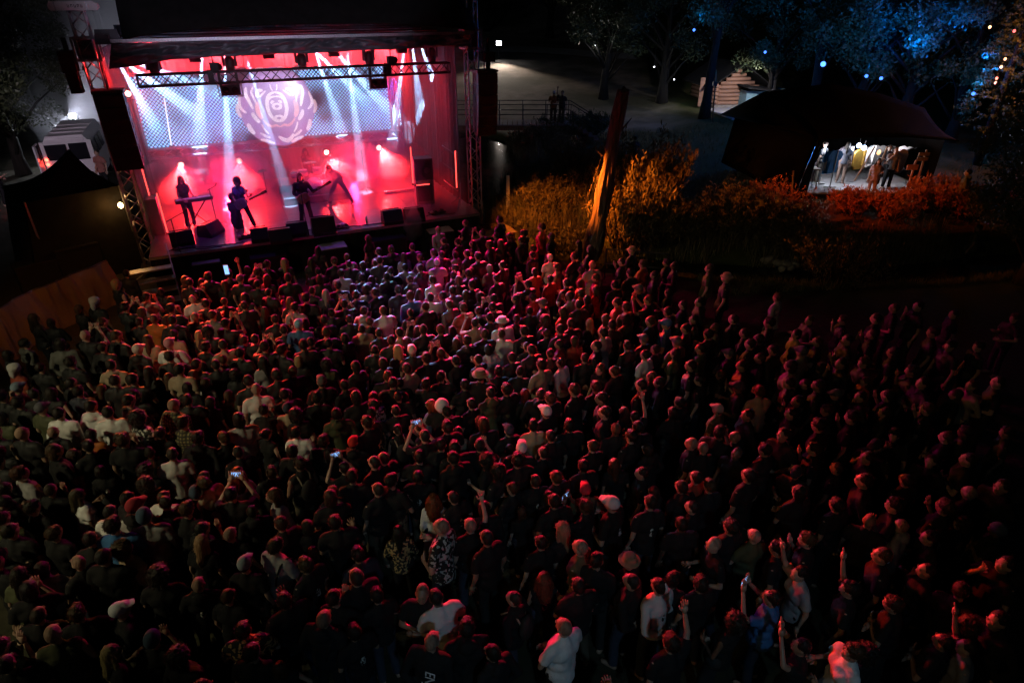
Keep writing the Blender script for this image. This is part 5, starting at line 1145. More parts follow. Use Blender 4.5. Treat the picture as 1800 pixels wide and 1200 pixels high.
# hair, hats (in head space)
def hair_mesh(kind):
    c = MB(); E_ = lambda p, r: c.ell(p, r, 16, 12); vox = .011; tris = 1500
    if kind == 'short': E_((0, -.022, .024), (.084, .099, .106))
    elif kind == 'messy': E_((0, -.022, .03), (.09, .104, .108)); E_((.01, .04, .085), (.06, .05, .04)); tris = 1900
    elif kind == 'crop': E_((0, -.018, .016), (.0795, .0975, .1085))
    elif kind == 'medium': E_((0, -.022, .028), (.092, .104, .110)); E_((0, -.045, -.03), (.094, .075, .115))
    elif kind == 'long':
        E_((0, -.02, .026), (.09, .104, .110)); c.path([(0, -.045, .03), (0, -.06, -.08), (0, -.085, -.16), (0, -.115, -.24), (0, -.118, -.36)], [.084, .078, .062, .052, .022], 14)
        for sx in (-1, 1): c.path([(sx * .062, -.01, .03), (sx * .082, -.02, -.08), (sx * .09, -.03, -.2), (sx * .08, -.03, -.3)], [.035, .035, .036, .018], 10)
    elif kind == 'wavy':
        E_((0, -.02, .03), (.102, .112, .116)); c.path([(0, -.05, .03), (0, -.08, -.1), (0, -.1, -.2), (0, -.105, -.33)], [.1, .115, .125, .09], 14)
        for sx in (-1, 1): c.path([(sx * .07, -.01, .03), (sx * .1, -.02, -.08), (sx * .12, -.03, -.2), (sx * .1, -.03, -.3)], [.045, .05, .05, .025], 10)
    elif kind == 'curly': E_((0, -.025, .045), (.122, .125, .125)); E_((0, -.045, -.03), (.115, .09, .1)); tris = 2200
    elif kind == 'bun': E_((0, -.02, .024), (.084, .1, .106)); E_((0, -.105, .075), (.05, .05, .046))
    elif kind == 'pony': E_((0, -.02, .024), (.085, .1, .106)); c.path([(0, -.1, .05), (0, -.15, .0), (0, -.145, -.12), (0, -.13, -.24)], [.03, .042, .036, .014], 10)
    elif kind == 'cap':
        E_((0, -.012, .03), (.088, .108, .105)); c.path([(0, .06, .045), (0, .12, .04), (0, .175, .03)], [.07, .07, .05], 14)
        c.v = [(x, y, (.045 + (z - .045) * .12) if y > .115 else z) for x, y, z in c.v]
    elif kind == 'beanie': E_((0, -.015, .03), (.09, .108, .12)); c.path([(0, -.012, .0), (0, -.012, .045)], [.094, .094], 18); c.v = [(x, y * 1.12, z) for x, y, z in c.v]
    elif kind == 'wrap': E_((0, -.015, .045), (.115, .125, .105)); E_((0, -.09, -.06), (.06, .05, .12)); E_((0, -.04, .1), (.09, .09, .05))
    elif kind == 'hat': c.path([(0, -.01, .035), (0, -.01, .045), (0, -.01, .052), (0, -.01, .12), (0, -.01, .14)], [.15, .158, .1, .095, .065], 20)
    elif kind == 'ball': E_((0, -.03, .045), (.125, .13, .135))
    me = remeshed(c, vox, tris, 2, 'hair_' + kind)
    if kind in ('cap', 'beanie', 'hat', 'wrap', 'ball'):
        me.materials.append(M['cloth'])
        if kind in ('wrap',): displace(me, lambda p: .01 * mnoise.noise((p.x * 14, p.y * 8, p.z * 30)))
        return me
    me.materials.append(M['hair']); A_ = {'messy': .013, 'short': .006, 'crop': .0015, 'medium': .009, 'long': .016, 'wavy': .02, 'curly': .024, 'bun': .006, 'pony': .006}[kind]
    fr = 30 if kind in ('curly', 'wavy') else 45
    def dz(p):
        w = math.atan2(p.y + .02, p.x); strand = mnoise.noise((w * 7, p.z * 3, 2)) * .6 + mnoise.noise((w * 16, p.z * 5, 7)) * .5
        return A_ * (strand if kind not in ('curly',) else mnoise.noise(p * 34) + .6 * mnoise.noise(p * 70)) 
    displace(me, dz)
    if kind in ('messy', 'short', 'medium', 'long', 'wavy', 'curly', 'bun', 'pony'):    # loose strands break the outline
        r = random.Random(len(kind)); bm = bmesh.new(); bm.from_mesh(me); bm.faces.ensure_lookup_table(); src = list(bm.faces); k = {'curly': 420, 'wavy': 320, 'long': 220, 'short': 160, 'messy': 300, 'medium': 200}.get(kind, 120)
        for _ in range(k):
            f = r.choice(src); c0 = f.calc_center_median(); nn_ = f.normal; dn = Vector((r.uniform(-.6, .6), r.uniform(-.6, .6), -.7 if kind not in ('short', 'messy') else r.uniform(-.2, .7)))
            ln = r.uniform(.02, .045) * (1.2 if kind in ('curly', 'wavy', 'long') else .7); t = (dn + nn_ * (1.0 if kind in ('curly', 'short', 'messy') else .45)).normalized(); sd = t.cross(nn_).normalized() * .0022
            m1 = c0 + t * ln * .6 + nn_ * .004; v = [bm.verts.new(c0 - sd * 1.4), bm.verts.new(c0 + sd * 1.4), bm.verts.new(m1 + sd), bm.verts.new(m1 - sd), bm.verts.new(c0 + t * ln)]
            bm.faces.new(v[:4]); bm.faces.new((v[3], v[2], v[4]))
        bm.to_mesh(me); bm.free()
    return me
HAIR = {k: hair_mesh(k) for k in ('short', 'messy', 'crop', 'medium', 'long', 'wavy', 'curly', 'bun', 'pony', 'cap', 'beanie', 'wrap', 'hat', 'ball')}
# small extras shared by several people
mb = MB(); mb.box((0, 0, 0), (.076, .009, .15)); PHONE_CASE = mb.mesh('phone_case', M['black']); mb = MB(); mb.box((0, -.0055, 0), (.068, .002, .138)); PHONE_SCR = mb.mesh('phone_screen', glow('phone_screen', (.25, .5, 1), 1.6))
mb = MB(); mb.ell((0, -.2, 1.22), (.15, .09, .21), 14, 10); BAG = remeshed(mb, .02, 500, 1, 'bag', M['cloth'])
def strap_mesh(xs_):
    mb = MB()
    for sx in xs_: mb.path([(sx * .05, -.16, 1.12), (sx * .075, -.155, 1.3), (sx * .1, -.095, 1.45), (sx * .105, .02, 1.475), (sx * .105, .125, 1.38)], .014, 6)
    return mb.mesh('straps', M['cloth'], True)
STRAPS = strap_mesh((-1, 1)); CROSS = strap_mesh((1.4,))
def print_mat(name, ink, frac):
    m, N, L, b = nodes(name); b.inputs["Roughness"].default_value = .85; b.inputs["Specular IOR Level"].default_value = .2
    tc = N.new("ShaderNodeTexCoord"); oi = N.new("ShaderNodeObjectInfo"); va = N.new("ShaderNodeVectorMath"); va.operation = 'ADD'; L.new(tc.outputs["Object"], va.inputs[0])
    cmb = N.new("ShaderNodeCombineXYZ"); mu = N.new("ShaderNodeMath"); mu.operation = 'MULTIPLY'; mu.inputs[1].default_value = 40; L.new(oi.outputs["Random"], mu.inputs[0]); L.new(mu.outputs[0], cmb.inputs[1]); L.new(cmb.outputs[0], va.inputs[1])
    nz_ = N.new("ShaderNodeTexNoise"); nz_.inputs["Scale"].default_value = 28; nz_.inputs["Detail"].default_value = 3; L.new(va.outputs[0], nz_.inputs["Vector"])
    ln = N.new("ShaderNodeVectorMath"); ln.operation = 'LENGTH'; sc_ = N.new("ShaderNodeVectorMath"); sc_.operation = 'MULTIPLY'; sc_.inputs[1].default_value = (1, 0, .75); L.new(tc.outputs["Object"], sc_.inputs[0]); L.new(sc_.outputs[0], ln.inputs[0])
    cut = N.new("ShaderNodeMath"); cut.operation = 'LESS_THAN'; cut.inputs[1].default_value = .088; L.new(ln.outputs["Value"], cut.inputs[0])
    th = N.new("ShaderNodeMath"); th.operation = 'GREATER_THAN'; th.inputs[1].default_value = frac; L.new(nz_.outputs["Fac"], th.inputs[0]); f = N.new("ShaderNodeMath"); f.operation = 'MULTIPLY'; L.new(cut.outputs[0], f.inputs[0]); L.new(th.outputs[0], f.inputs[1])
    mx = N.new("ShaderNodeMix"); mx.data_type = 'RGBA'; L.new(f.outputs[0], mx.inputs[0]); L.new(oi.outputs["Color"], mx.inputs[6]); mx.inputs[7].default_value = (*ink, 1); L.new(mx.outputs[2], b.inputs["Base Color"]); return m
M['print_light'] = print_mat('light_print', (.5, .5, .46), .52); M['print_dark'] = print_mat('dark_print', (.03, .035, .03), .42)
def patch(mn):
    mb = MB(); mb.sheet(lambda u, v: ((u - .5) * .2, .9 * (u - .5) ** 2 + .25 * (v - .5) ** 2, (v - .5) * .26), 8, 6); return mb.mesh('print_patch', M[mn], True)
PRINT = {'light': patch('print_light'), 'dark': patch('print_dark')}

HAIRC = {'d': ((.018, .012, .009), 'dark'), 'b': ((.06, .032, .016), 'brown'), 'L': ((.36, .24, .11), 'blond'), 'r': ((.20, .05, .018), 'reddish'), 'g': ((.3, .29, .28), 'grey')}
SHC = {'k': ((.014, .014, .015), 'black'), 'g': ((.30, .29, .29), 'grey'), 'w': ((.74, .73, .72), 'white'), 'd': ((.03, .035, .055), 'navy'), 'r': ((.30, .05, .025), 'red'), 'o': ((.42, .12, .02), 'orange'), 'y': ((.36, .28, .19), 'tan'), 'u': ((.04, .13, .30), 'blue'), 'e': ((.075, .08, .04), 'olive'), 'p': ((.12, .12, .11), 'patterned'), 't': ((.014, .014, .015), 'black')}
def pattern_mat():
    m, N, L, b = nodes('patterned_cloth'); b.inputs["Roughness"].default_value = .85
    tc = N.new("ShaderNodeTexCoord"); v = N.new("ShaderNodeTexNoise"); v.inputs["Scale"].default_value = 22; v.inputs["Detail"].default_value = 1.5; L.new(tc.outputs["Object"], v.inputs["Vector"])
    cr = N.new("ShaderNodeValToRGB"); cr.color_ramp.interpolation = 'CONSTANT'; cr.color_ramp.elements[0].color = (.015, .018, .016, 1); cr.color_ramp.elements[1].position = .53; oi = N.new("ShaderNodeObjectInfo")
    mx = N.new("ShaderNodeMix"); mx.data_type = 'RGBA'; mx.inputs[6].default_value = (.014, .016, .014, 1); L.new(oi.outputs["Color"], mx.inputs[7])
    cr.color_ramp.elements[0].color = (0, 0, 0, 1); cr.color_ramp.elements[1].color = (1, 1, 1, 1); L.new(v.outputs["Fac"], cr.inputs[0]); L.new(cr.outputs[0], mx.inputs[0]); L.new(mx.outputs[2], b.inputs["Base Color"]); return m
def plaid_mat():
    m, N, L, b = nodes('plaid_cloth'); b.inputs["Roughness"].default_value = .85; tc = N.new("ShaderNodeTexCoord"); facs = []
    for ax in ('X', 'Z'):
        w = N.new("ShaderNodeTexWave"); w.bands_direction = ax; w.inputs["Scale"].default_value = 5.5; L.new(tc.outputs["Object"], w.inputs["Vector"]); facs.append(w.outputs["Fac"])
    a = N.new("ShaderNodeMath"); a.operation = 'MULTIPLY'; L.new(facs[0], a.inputs[0]); L.new(facs[1], a.inputs[1]); mx = N.new("ShaderNodeMix"); mx.data_type = 'RGBA'; mx.inputs[6].default_value = (.025, .025, .02, 1); mx.inputs[7].default_value = (.26, .22, .09, 1); L.new(a.outputs[0], mx.inputs[0]); L.new(mx.outputs[2], b.inputs["Base Color"]); return m
M['pattern'] = pattern_mat(); M['plaid'] = plaid_mat()

# each entry: head position in the picture, hair, top, extras
# hair: s short m medium l long v wavy k curly b shaved p ponytail n bun c cap h beanie w wrap a hat q ball hat; capital prefix colour: B brown L blond R red G grey
# extras: L R faces that way, B faces the camera, P phone, U arm up, C clapping, F folded, T bare arms, H hoody, K backpack, X sling strap, E emblem, D dress, O plaid, J long sleeves
CROWD_SRC = """
60,560,l,k,R;91,568,m,k,R;158,533,w,k,R;205,500,Lm,t,;156,550,Bm,k,;258,522,s,g,X;250,548,Bl,k,;301,528,m,k,;300,545,s,k,;338,526,b,w,;345,517,m,k,;288,510,m,k,;362,535,s,k,;396,525,s,k,;439,521,l,k,;436,537,s,k,
334,560,b,k,;374,554,s,p,;269,560,b,o,;406,570,s,k,P;246,565,s,k,E;222,593,m,k,;260,597,Bl,y,B;242,614,c,k,E;297,604,c,w,E;306,588,m,y,;345,590,Ll,k,;364,582,k,k,;385,607,s,y,E;351,605,s,k,;410,597,Bl,k,;435,600,s,u,;446,588,s,k,
320,645,s,y,;356,645,m,k,;370,664,Bl,g,;332,672,m,k,;150,590,b,k,P;107,605,m,p,;44,605,s,p,H;15,625,m,k,R;27,650,w,r,;30,682,c,r,;200,642,s,y,H;225,665,m,g,;246,667,s,k,;269,652,l,k,;295,660,Bl,k,;187,672,s,k,;165,687,Bl,k,
140,680,s,d,;10,700,s,k,;160,712,s,w,H;197,719,s,w,;232,697,s,k,;255,690,k,k,;300,707,b,e,O;330,707,s,k,;395,700,Bl,e,H;372,705,m,k,;444,687,b,w,;37,717,s,k,;72,717,c,e,;102,727,s,w,;57,760,b,k,;117,752,b,k,;160,762,m,o,
250,732,k,p,;322,747,s,k,O;420,740,m,g,;437,672,s,k,;245,777,n,k,;282,792,s,k,;127,782,s,k,;180,784,s,k,;8,732,m,e,
474,515,s,k,;520,540,s,g,;504,522,Bl,k,;530,515,s,k,;549,512,s,k,;577,515,Gl,d,;622,505,l,g,;646,510,k,g,;630,518,s,k,;475,542,Bl,k,;479,561,s,k,;522,570,c,u,;501,580,s,k,U;541,577,m,k,;577,564,s,k,;584,549,s,k,;605,535,s,k,;636,549,s,g,
667,549,s,w,;664,564,s,k,;619,560,s,k,;639,575,s,y,H;579,585,s,k,;602,595,m,k,;571,607,s,k,;534,616,s,k,;557,599,s,k,;525,640,Lm,k,;574,642,k,e,;465,610,s,k,;462,635,l,g,;552,672,c,k,;610,672,s,k,;625,645,m,k,;654,617,s,k,;697,612,Ll,k,
719,611,c,k,;702,585,s,y,;737,585,l,k,;717,549,s,k,;721,522,s,u,;705,510,s,k,;737,515,l,g,;761,520,s,w,;776,520,s,g,;751,542,s,k,;790,535,s,p,;820,540,s,r,;820,515,m,k,;805,512,s,g,;850,520,k,k,;836,547,s,k,;865,539,s,k,;880,525,s,k,
840,567,s,y,;880,565,a,w,;882,587,s,w,;865,554,s,k,;795,582,m,g,;804,604,Bl,k,;770,577,s,k,;775,622,s,k,;747,577,s,k,;764,607,m,k,;825,630,s,k,;840,647,a,k,;725,647,s,y,;675,637,m,k,;712,675,s,k,;684,687,s,k,;667,665,s,k,;647,692,Bl,k,
609,692,m,k,;550,700,s,k,;597,717,s,e,;661,715,s,p,;714,709,s,k,;755,712,Rl,g,;770,716,q,k,;815,717,s,k,;807,677,s,k,;792,670,s,k,;867,692,s,e,;857,610,m,w,;890,630,s,k,;897,672,s,k,;847,745,l,k,;812,760,Bl,y,T;887,760,c,k,;636,757,s,k,
690,752,p,t,K;666,745,Bl,p,;617,782,c,k,;577,767,s,k,;532,752,s,w,;467,762,n,t,;736,775,s,k,;880,787,m,w,;507,695,s,k,;504,720,c,y,;550,727,k,k,;790,790,s,k,;700,790,s,k,
910,525,m,k,;934,519,s,r,;965,527,c,k,;1002,520,s,g,;1022,515,m,r,;1047,510,Bl,r,;932,545,s,k,;905,555,s,k,;945,562,k,k,;990,547,Bl,r,;1015,537,s,k,;1034,530,m,k,;1100,540,s,e,;1085,532,s,r,;1122,512,c,k,;1140,527,s,k,P;1170,512,m,k,
1064,560,Bl,r,;1100,562,k,e,;1075,577,s,k,;1164,567,c,u,;1201,535,s,k,L;1197,575,s,k,;921,582,s,k,;947,587,s,k,;972,577,s,k,;1002,570,s,k,;1027,577,Ll,k,;1060,586,s,g,L;986,602,s,r,;1005,600,m,r,;932,620,s,k,;941,614,s,k,;967,622,s,k,
950,640,s,y,;1035,622,s,k,;1047,610,s,k,L;1110,602,s,k,;1132,597,c,k,;1152,615,s,k,;1190,602,c,e,;1187,622,m,e,;1245,587,s,k,L;1257,575,m,y,L;1232,612,s,e,L;1225,650,s,k,;992,640,s,w,;907,650,s,k,;1134,625,s,w,L;1085,650,s,k,L;1120,670,Bl,k,
1162,672,m,k,L;937,677,s,k,;957,677,s,k,;1016,687,s,k,L;1047,682,s,k,L;1086,695,s,k,;1130,687,s,k,;917,702,Rl,e,;971,712,c,k,;1112,717,Bl,k,;1192,702,s,k,L;1180,727,m,k,;1071,732,s,k,;945,742,s,y,;1020,744,s,k,;1125,742,s,k,U;1240,672,s,k,L;
1255,722,c,e,;1230,747,s,k,;1302,640,s,k,L;1300,675,c,k,L;1335,627,s,k,L;1315,720,s,k,L;1344,692,s,y,L;997,765,s,k,;1067,765,b,k,;1122,765,s,k,;1195,765,b,k,;1325,770,b,k,;905,787,c,k,;970,787,s,k,;1155,794,m,k,;1237,794,b,k,;1267,796,b,k,;1270,660,m,k,L;1282,620,c,k,L
50,823,s,g,;123,807,Bl,t,;187,820,m,k,;263,827,k,k,;293,797,s,w,;377,843,s,y,T;417,827,Rv,w,;517,817,Bs,t,K;347,870,h,d,;413,873,s,k,;497,870,Bl,g,;567,863,s,k,;133,870,Bl,w,;200,877,m,k,;207,897,c,k,;182,909,s,w,;247,907,h,g,;280,867,s,w,;293,909,s,k,;217,922,s,u,
50,910,s,k,;323,947,Ll,k,;227,963,k,y,;405,933,b,k,;470,960,s,g,X;580,923,m,k,;575,953,Bl,k,;110,1000,b,k,;73,1012,m,g,;150,1003,s,k,;30,1007,l,e,;333,1023,b,k,;260,1017,k,k,;417,1007,c,k,;220,1060,c,k,;127,1079,s,k,;93,1107,b,e,T;280,1117,h,k,;337,1140,k,k,;427,1093,s,p,
553,1072,b,k,X;190,1185,Ll,k,;597,1069,s,k,;735,830,s,k,E;665,860,s,k,;787,820,s,k,;848,813,k,k,;863,837,k,k,;907,799,s,k,;1027,817,s,k,L;1090,820,Bl,k,;763,885,Rv,w,D;813,873,s,k,;825,922,b,k,U;768,945,b,p,;703,945,l,p,;870,917,m,k,;930,887,Bm,k,;967,880,m,k,;1048,865,c,e,X
1027,895,s,k,;1085,887,c,k,;1160,867,m,k,;1197,867,s,k,;987,935,Ll,k,;937,957,s,k,;1022,957,b,e,;873,957,s,k,;1110,965,a,k,;1190,925,s,k,;630,989,s,d,;953,1025,Rv,k,;1047,1015,s,k,;1193,995,s,k,;738,1042,b,k,BF;800,1055,s,w,TF;895,1065,Bs,k,K;672,1075,s,k,;625,1109,s,k,E
733,1125,b,k,N;818,1125,s,k,H;988,1112,b,w,F;1158,1035,s,w,JEM;1183,1139,s,k,U;857,1193,s,k,;1053,1189,b,k,;1218,832,s,r,;1310,837,s,k,L;1215,889,s,k,L;1397,827,c,k,L;1407,865,m,k,LF;1465,830,s,k,L;1533,850,s,k,L;1600,842,s,k,L;1645,820,s,k,L;1693,807,s,k,L;1713,872,b,k,L
1760,849,s,k,L;1530,919,b,k,L;1593,932,b,g,LH;1673,910,k,k,L;1750,925,h,k,L;1660,952,s,k,L;1315,939,b,e,L;1272,969,b,k,L;1280,922,s,k,L;1377,975,s,k,L;1430,955,s,k,L;1430,1012,s,g,LU;1493,1040,s,k,LU;1357,1049,s,u,LP;1263,1082,k,k,L;1407,1150,s,k,C;1490,1122,s,w,L;1647,1115,s,k,L;1690,1102,k,k,L;1720,1149,s,g,LU;1710,1049,s,k,L
1367,523,s,g,L;1353,567,s,k,L;1423,563,s,k,L;1400,587,m,y,L;1333,594,s,k,L;1437,600,s,k,L;1490,597,s,k,L;1410,617,c,y,L;1360,613,s,k,L;1320,604,s,k,L;1467,632,s,k,L;1387,672,s,k,L;1417,674,s,k,L;1395,699,s,k,L;1438,676,s,k,L;1470,693,c,k,L;1513,697,s,k,L;1560,695,s,k,L
1622,673,s,k,L;1630,719,s,k,L;1680,693,m,k,L;1707,678,s,y,L;1755,672,s,k,L;1380,725,s,k,L;1463,755,s,k,L;1390,772,s,k,L;1557,782,c,k,L;1583,768,s,k,L;1663,769,s,k,L;1697,760,s,k,L;1540,560,s,k,L;1482,563,s,k,L;1573,540,s,k,L;1615,537,s,k,L;1533,588,s,k,L;1677,552,s,k,L;1603,652,s,k,L;1670,609,s,k,L;1783,560,s,k,L;1640,585,s,k,L;1720,610,s,k,L;1520,640,s,k,L;1570,620,m,k,L
542,440,l,k,;647,420,l,k,L;770,404,b,g,;782,426,s,k,;818,392,s,k,L;690,436,s,k,;724,432,s,k,;663,440,s,k,;512,462,Ll,k,;547,464,Bl,k,;583,462,s,k,;610,454,s,g,;624,462,s,k,;644,466,m,k,;665,466,s,k,;688,458,s,k,;707,450,Bl,g,;735,450,s,k,;762,444,s,g,;768,462,c,w,;785,448,s,k,;800,448,m,g,;808,426,s,k,;820,446,s,k,;832,430,l,k,;848,410,s,k,P;850,450,s,k,;800,472,s,w,;828,474,s,k,;712,470,s,g,;740,472,s,k,
432,474,m,k,;474,460,s,k,;452,478,s,k,P;333,487,Bl,k,;222,480,s,k,L;347,497,s,k,;362,499,m,k,;377,490,s,k,;400,502,Bl,k,;422,495,c,k,;398,485,s,k,U;893,385,s,k,;922,409,s,k,;952,399,s,o,;973,415,Bm,k,;1010,429,l,k,;1047,440,l,k,;1038,465,b,g,;1025,478,m,r,;1113,442,a,k,;1090,459,s,k,;1130,464,s,r,;1110,480,s,k,;1150,484,m,k,;1170,465,s,k,;1190,469,m,k,
1247,472,m,e,;1280,492,a,k,;967,455,c,w,;937,439,s,r,;925,427,s,k,;933,455,s,k,;997,452,s,k,;940,479,m,r,;890,469,s,k,;862,472,Gm,g,;840,482,s,k,;873,489,s,k,;867,415,s,k,;847,432,s,k,;893,419,s,k,;908,485,s,k,;967,492,s,r,;993,499,s,k,;1020,499,Bl,r,;930,502,s,k,P;1080,502,s,k,;1047,490,s,r,;540,484,s,k,;562,492,m,k,;600,482,s,g,;627,488,s,k,;652,492,Bl,g,;680,486,s,k,;760,492,s,w,;785,486,s,k,;500,490,s,k,;478,488,Bl,k,;460,500,s,k,;720,492,s,k,;815,494,m,k,;845,502,s,k,;590,505,s,k,;670,515,s,k,;700,478,s,k,
2,800,s,k,;-8,760,s,k,;4,850,m,k,;-4,905,s,e,;2,950,s,k,;-6,1000,s,k,;4,1050,m,k,;-10,1110,s,k,;6,1150,s,k,;-10,830,s,k,;1220,560,s,k,L;1290,560,s,k,L;1310,585,s,k,L;1150,560,s,k,;1230,530,s,k,L;1455,720,s,k,L;1500,740,s,k,L;1640,880,s,k,L;1580,900,s,k,L;1480,890,s,k,L;1350,800,s,k,L;1430,790,s,k,L;1560,985,s,k,L;1620,1000,s,k,L;1750,990,s,k,L;1770,760,s,k,L;1600,1070,s,k,L;1540,1150,k,k,L;1780,1100,s,k,L;1120,840,s,k,;1140,900,s,k,;1230,860,s,k,;980,840,s,k,;940,840,s,k,;1000,880,s,k,;900,870,s,k,;1100,1020,s,k,;1000,1040,s,k,;1240,1010,s,k,;700,840,s,k,;620,850,s,k,;640,910,s,k,;600,880,m,k,;450,830,s,k,;460,890,s,k,;370,900,s,k,;520,920,s,k,;540,990,s,k,;480,1040,s,k,;580,1030,s,k,;380,1070,s,k,;470,1130,s,k,;520,1170,m,k,;380,1190,s,k,;280,1190,s,k,;60,1170,s,k,;20,1090,s,k,;90,940,s,k,;20,960,m,k,;20,870,s,k,;80,860,s,k,;160,960,s,k,;330,840,s,k,;240,860,k,k,;320,880,s,k,;20,790,s,k,;90,790,m,k,;220,760,s,k,;340,790,s,k,;380,780,s,k,;430,790,s,k,;500,790,s,k,;560,810,m,k,;600,820,s,k,;640,810,s,k,;660,790,s,k,;840,790,s,k,;760,780,s,k,;1030,790,s,k,;1090,790,s,k,;490,660,s,k,;510,670,s,k,;480,700,m,k,;460,720,s,k,;640,720,s,k,;690,720,s,k,;740,740,s,k,;780,740,s,k,;840,710,s,k,;860,760,m,k,;760,670,s,k,;740,640,s,k,;800,640,s,k,;870,650,s,k,;860,590,s,k,;820,600,s,k,;680,600,s,k,;660,590,s,k,;510,620,s,k,;490,600,m,k,;400,640,s,k,;420,620,s,k,;410,660,k,k,;380,640,s,k,;340,630,s,k,;290,625,s,k,;180,610,s,k,;200,590,s,k,;180,560,s,k,;220,540,s,k,;300,570,s,k,;130,640,s,k,;80,650,s,k,;90,690,m,k,;60,700,s,k,;110,680,s,k,
"""
"""END"""
PEOPLE = []
for ent in CROWD_SRC.replace('\n', ';').split(';'):
    q = ent.split(',')
    if len(q) >= 5 and q[0].strip(): PEOPLE.append((float(q[0]), float(q[1]), q[2], q[3], q[4]))
LETTER = {'B': 'b', 'L': 'L', 'R': 'r', 'G': 'g'}
KIND = {'s': 'short', 'm': 'medium', 'l': 'long', 'v': 'wavy', 'k': 'curly', 'b': None, 'p': 'pony', 'n': 'bun', 'c': 'cap', 'h': 'beanie', 'w': 'wrap', 'a': 'hat', 'q': 'ball'}
rp = random.Random(31); rows = []
POLY = [(40, 620), (230, 525), (480, 462), (860, 420), (1050, 470), (1240, 580), (1560, 640), (1600, 900), (1200, 860), (40, 860)]
def inside(x, y):
    c = False
    for (ax, ay), (bx, by) in zip(POLY, POLY[1:] + POLY[:1]):
        if (ay > y) != (by > y) and x < (bx - ax) * (y - ay) / (by - ay) + ax: c = not c
    return c
placed = [P(q[0], q[1], 1.55) for q in PEOPLE]; added = 0
for _ in range(6000):
    x = rp.uniform(30, 1600); y = rp.uniform(430, 900)
    if not inside(x, y): continue
    p = P(x, y, 1.55)
    if min((p - q).length for q in placed) < .50: continue
    placed.append(p); added += 1
    PEOPLE.append((round(x), round(y), rp.choice(('s', 's', 's', 'm', 'Bm', 'Bl', 'l', 'k', 'c', 'p')), rp.choice('kkkkkkgdeyrw'), 'L' if x > 1250 else ''))
    if added >= 110: break
for x, y, hcode, top, fl in PEOPLE:
    hc = LETTER.get(hcode[0]) if len(hcode) > 1 else None; hk = KIND[hcode[-1]]
    fem = hcode[-1] in 'lvpn' or (hcode[-1] == 'm' and rp.random() < .75)
    if hcode[-1] == 'k': fem = rp.random() < .5
    hcol = hc or (rp.choice('ddddb') if hk not in ('cap', 'beanie', 'wrap', 'hat', 'ball') else 'd')
    if 'P' in fl: fk = 'mp'
    elif 'U' in fl: fk = 'fu' if fem else 'mu'
    elif 'C' in fl: fk = 'mc'
    elif 'D' in fl: fk = 'fd'
    elif 'F' in fl: fk = ('f3' if fem else 'm2')
    elif 'T' in fl or top == 't': fk = 'f2' if fem else 'mt'
    elif 'H' in fl: fk = 'm4'
    elif 'J' in fl: fk = 'ml'
    elif fem: fk = rp.choice(('f1', 'f1', 'f4', 'f3', 'f2'))
    else: fk = rp.choice(('m1', 'm1', 'm1', 'm3', 'm2', 'm5', 'ml', 'm4' if top in 'kge' else 'm1'))
    if top == 'p' and fk in ('f2', 'mt'): fk = 'f1' if fem else 'm1'
    if hcode[-1] == 's': hk = rp.choice(('short', 'short', 'short', 'messy', 'messy', 'buzz'))
    if top == 'k' and not fl and rp.random() < .16: fl = 'E'
    elif not fl and rp.random() < .022: fl = 'P'; fk = 'mp'
    sc = rp.uniform(.78, .92) if fem else rp.uniform(.85, 1.0)
    rows.append(dict(x=x, y=y, hk=hk, hcode=hcode[-1], hcol=hcol, top=top, fl=fl, fk=fk, fem=fem, sc=sc, seed=rp.random()))
# where each one stands; then ease apart those who would overlap
for r_ in rows:
    p = P(r_['x'], r_['y'], 1.635 * r_['sc']); r_['p'] = Vector((p.x, p.y, 0))
    if not r_['fl'] and r_['top'] == 'k': r_['p'] += Vector((mnoise.noise((p.x * .9, p.y * .9, 4)), mnoise.noise((p.x * .9, p.y * .9, 14)), 0)) * .42
for it in range(8):
    for i, a in enumerate(rows):
        for c in rows[:i]:
            d = a['p'] - c['p']
            if abs(d.x) < .34 and abs(d.y) < .34 and d.length < .34:
                k = (.34 - d.length) / 2 * .55; u = d.normalized() if d.length > .01 else Vector((0, 1, 0)); u = Vector((u.x * .6, u.y, 0)).normalized(); a['p'] += u * k; c['p'] -= u * k
STC = SF(4.8, 2.5, 0)
SKIN = ((.46, .29, .21), (.40, .245, .17), (.52, .34, .26), (.34, .20, .135), (.16, .09, .06))
mark = {}
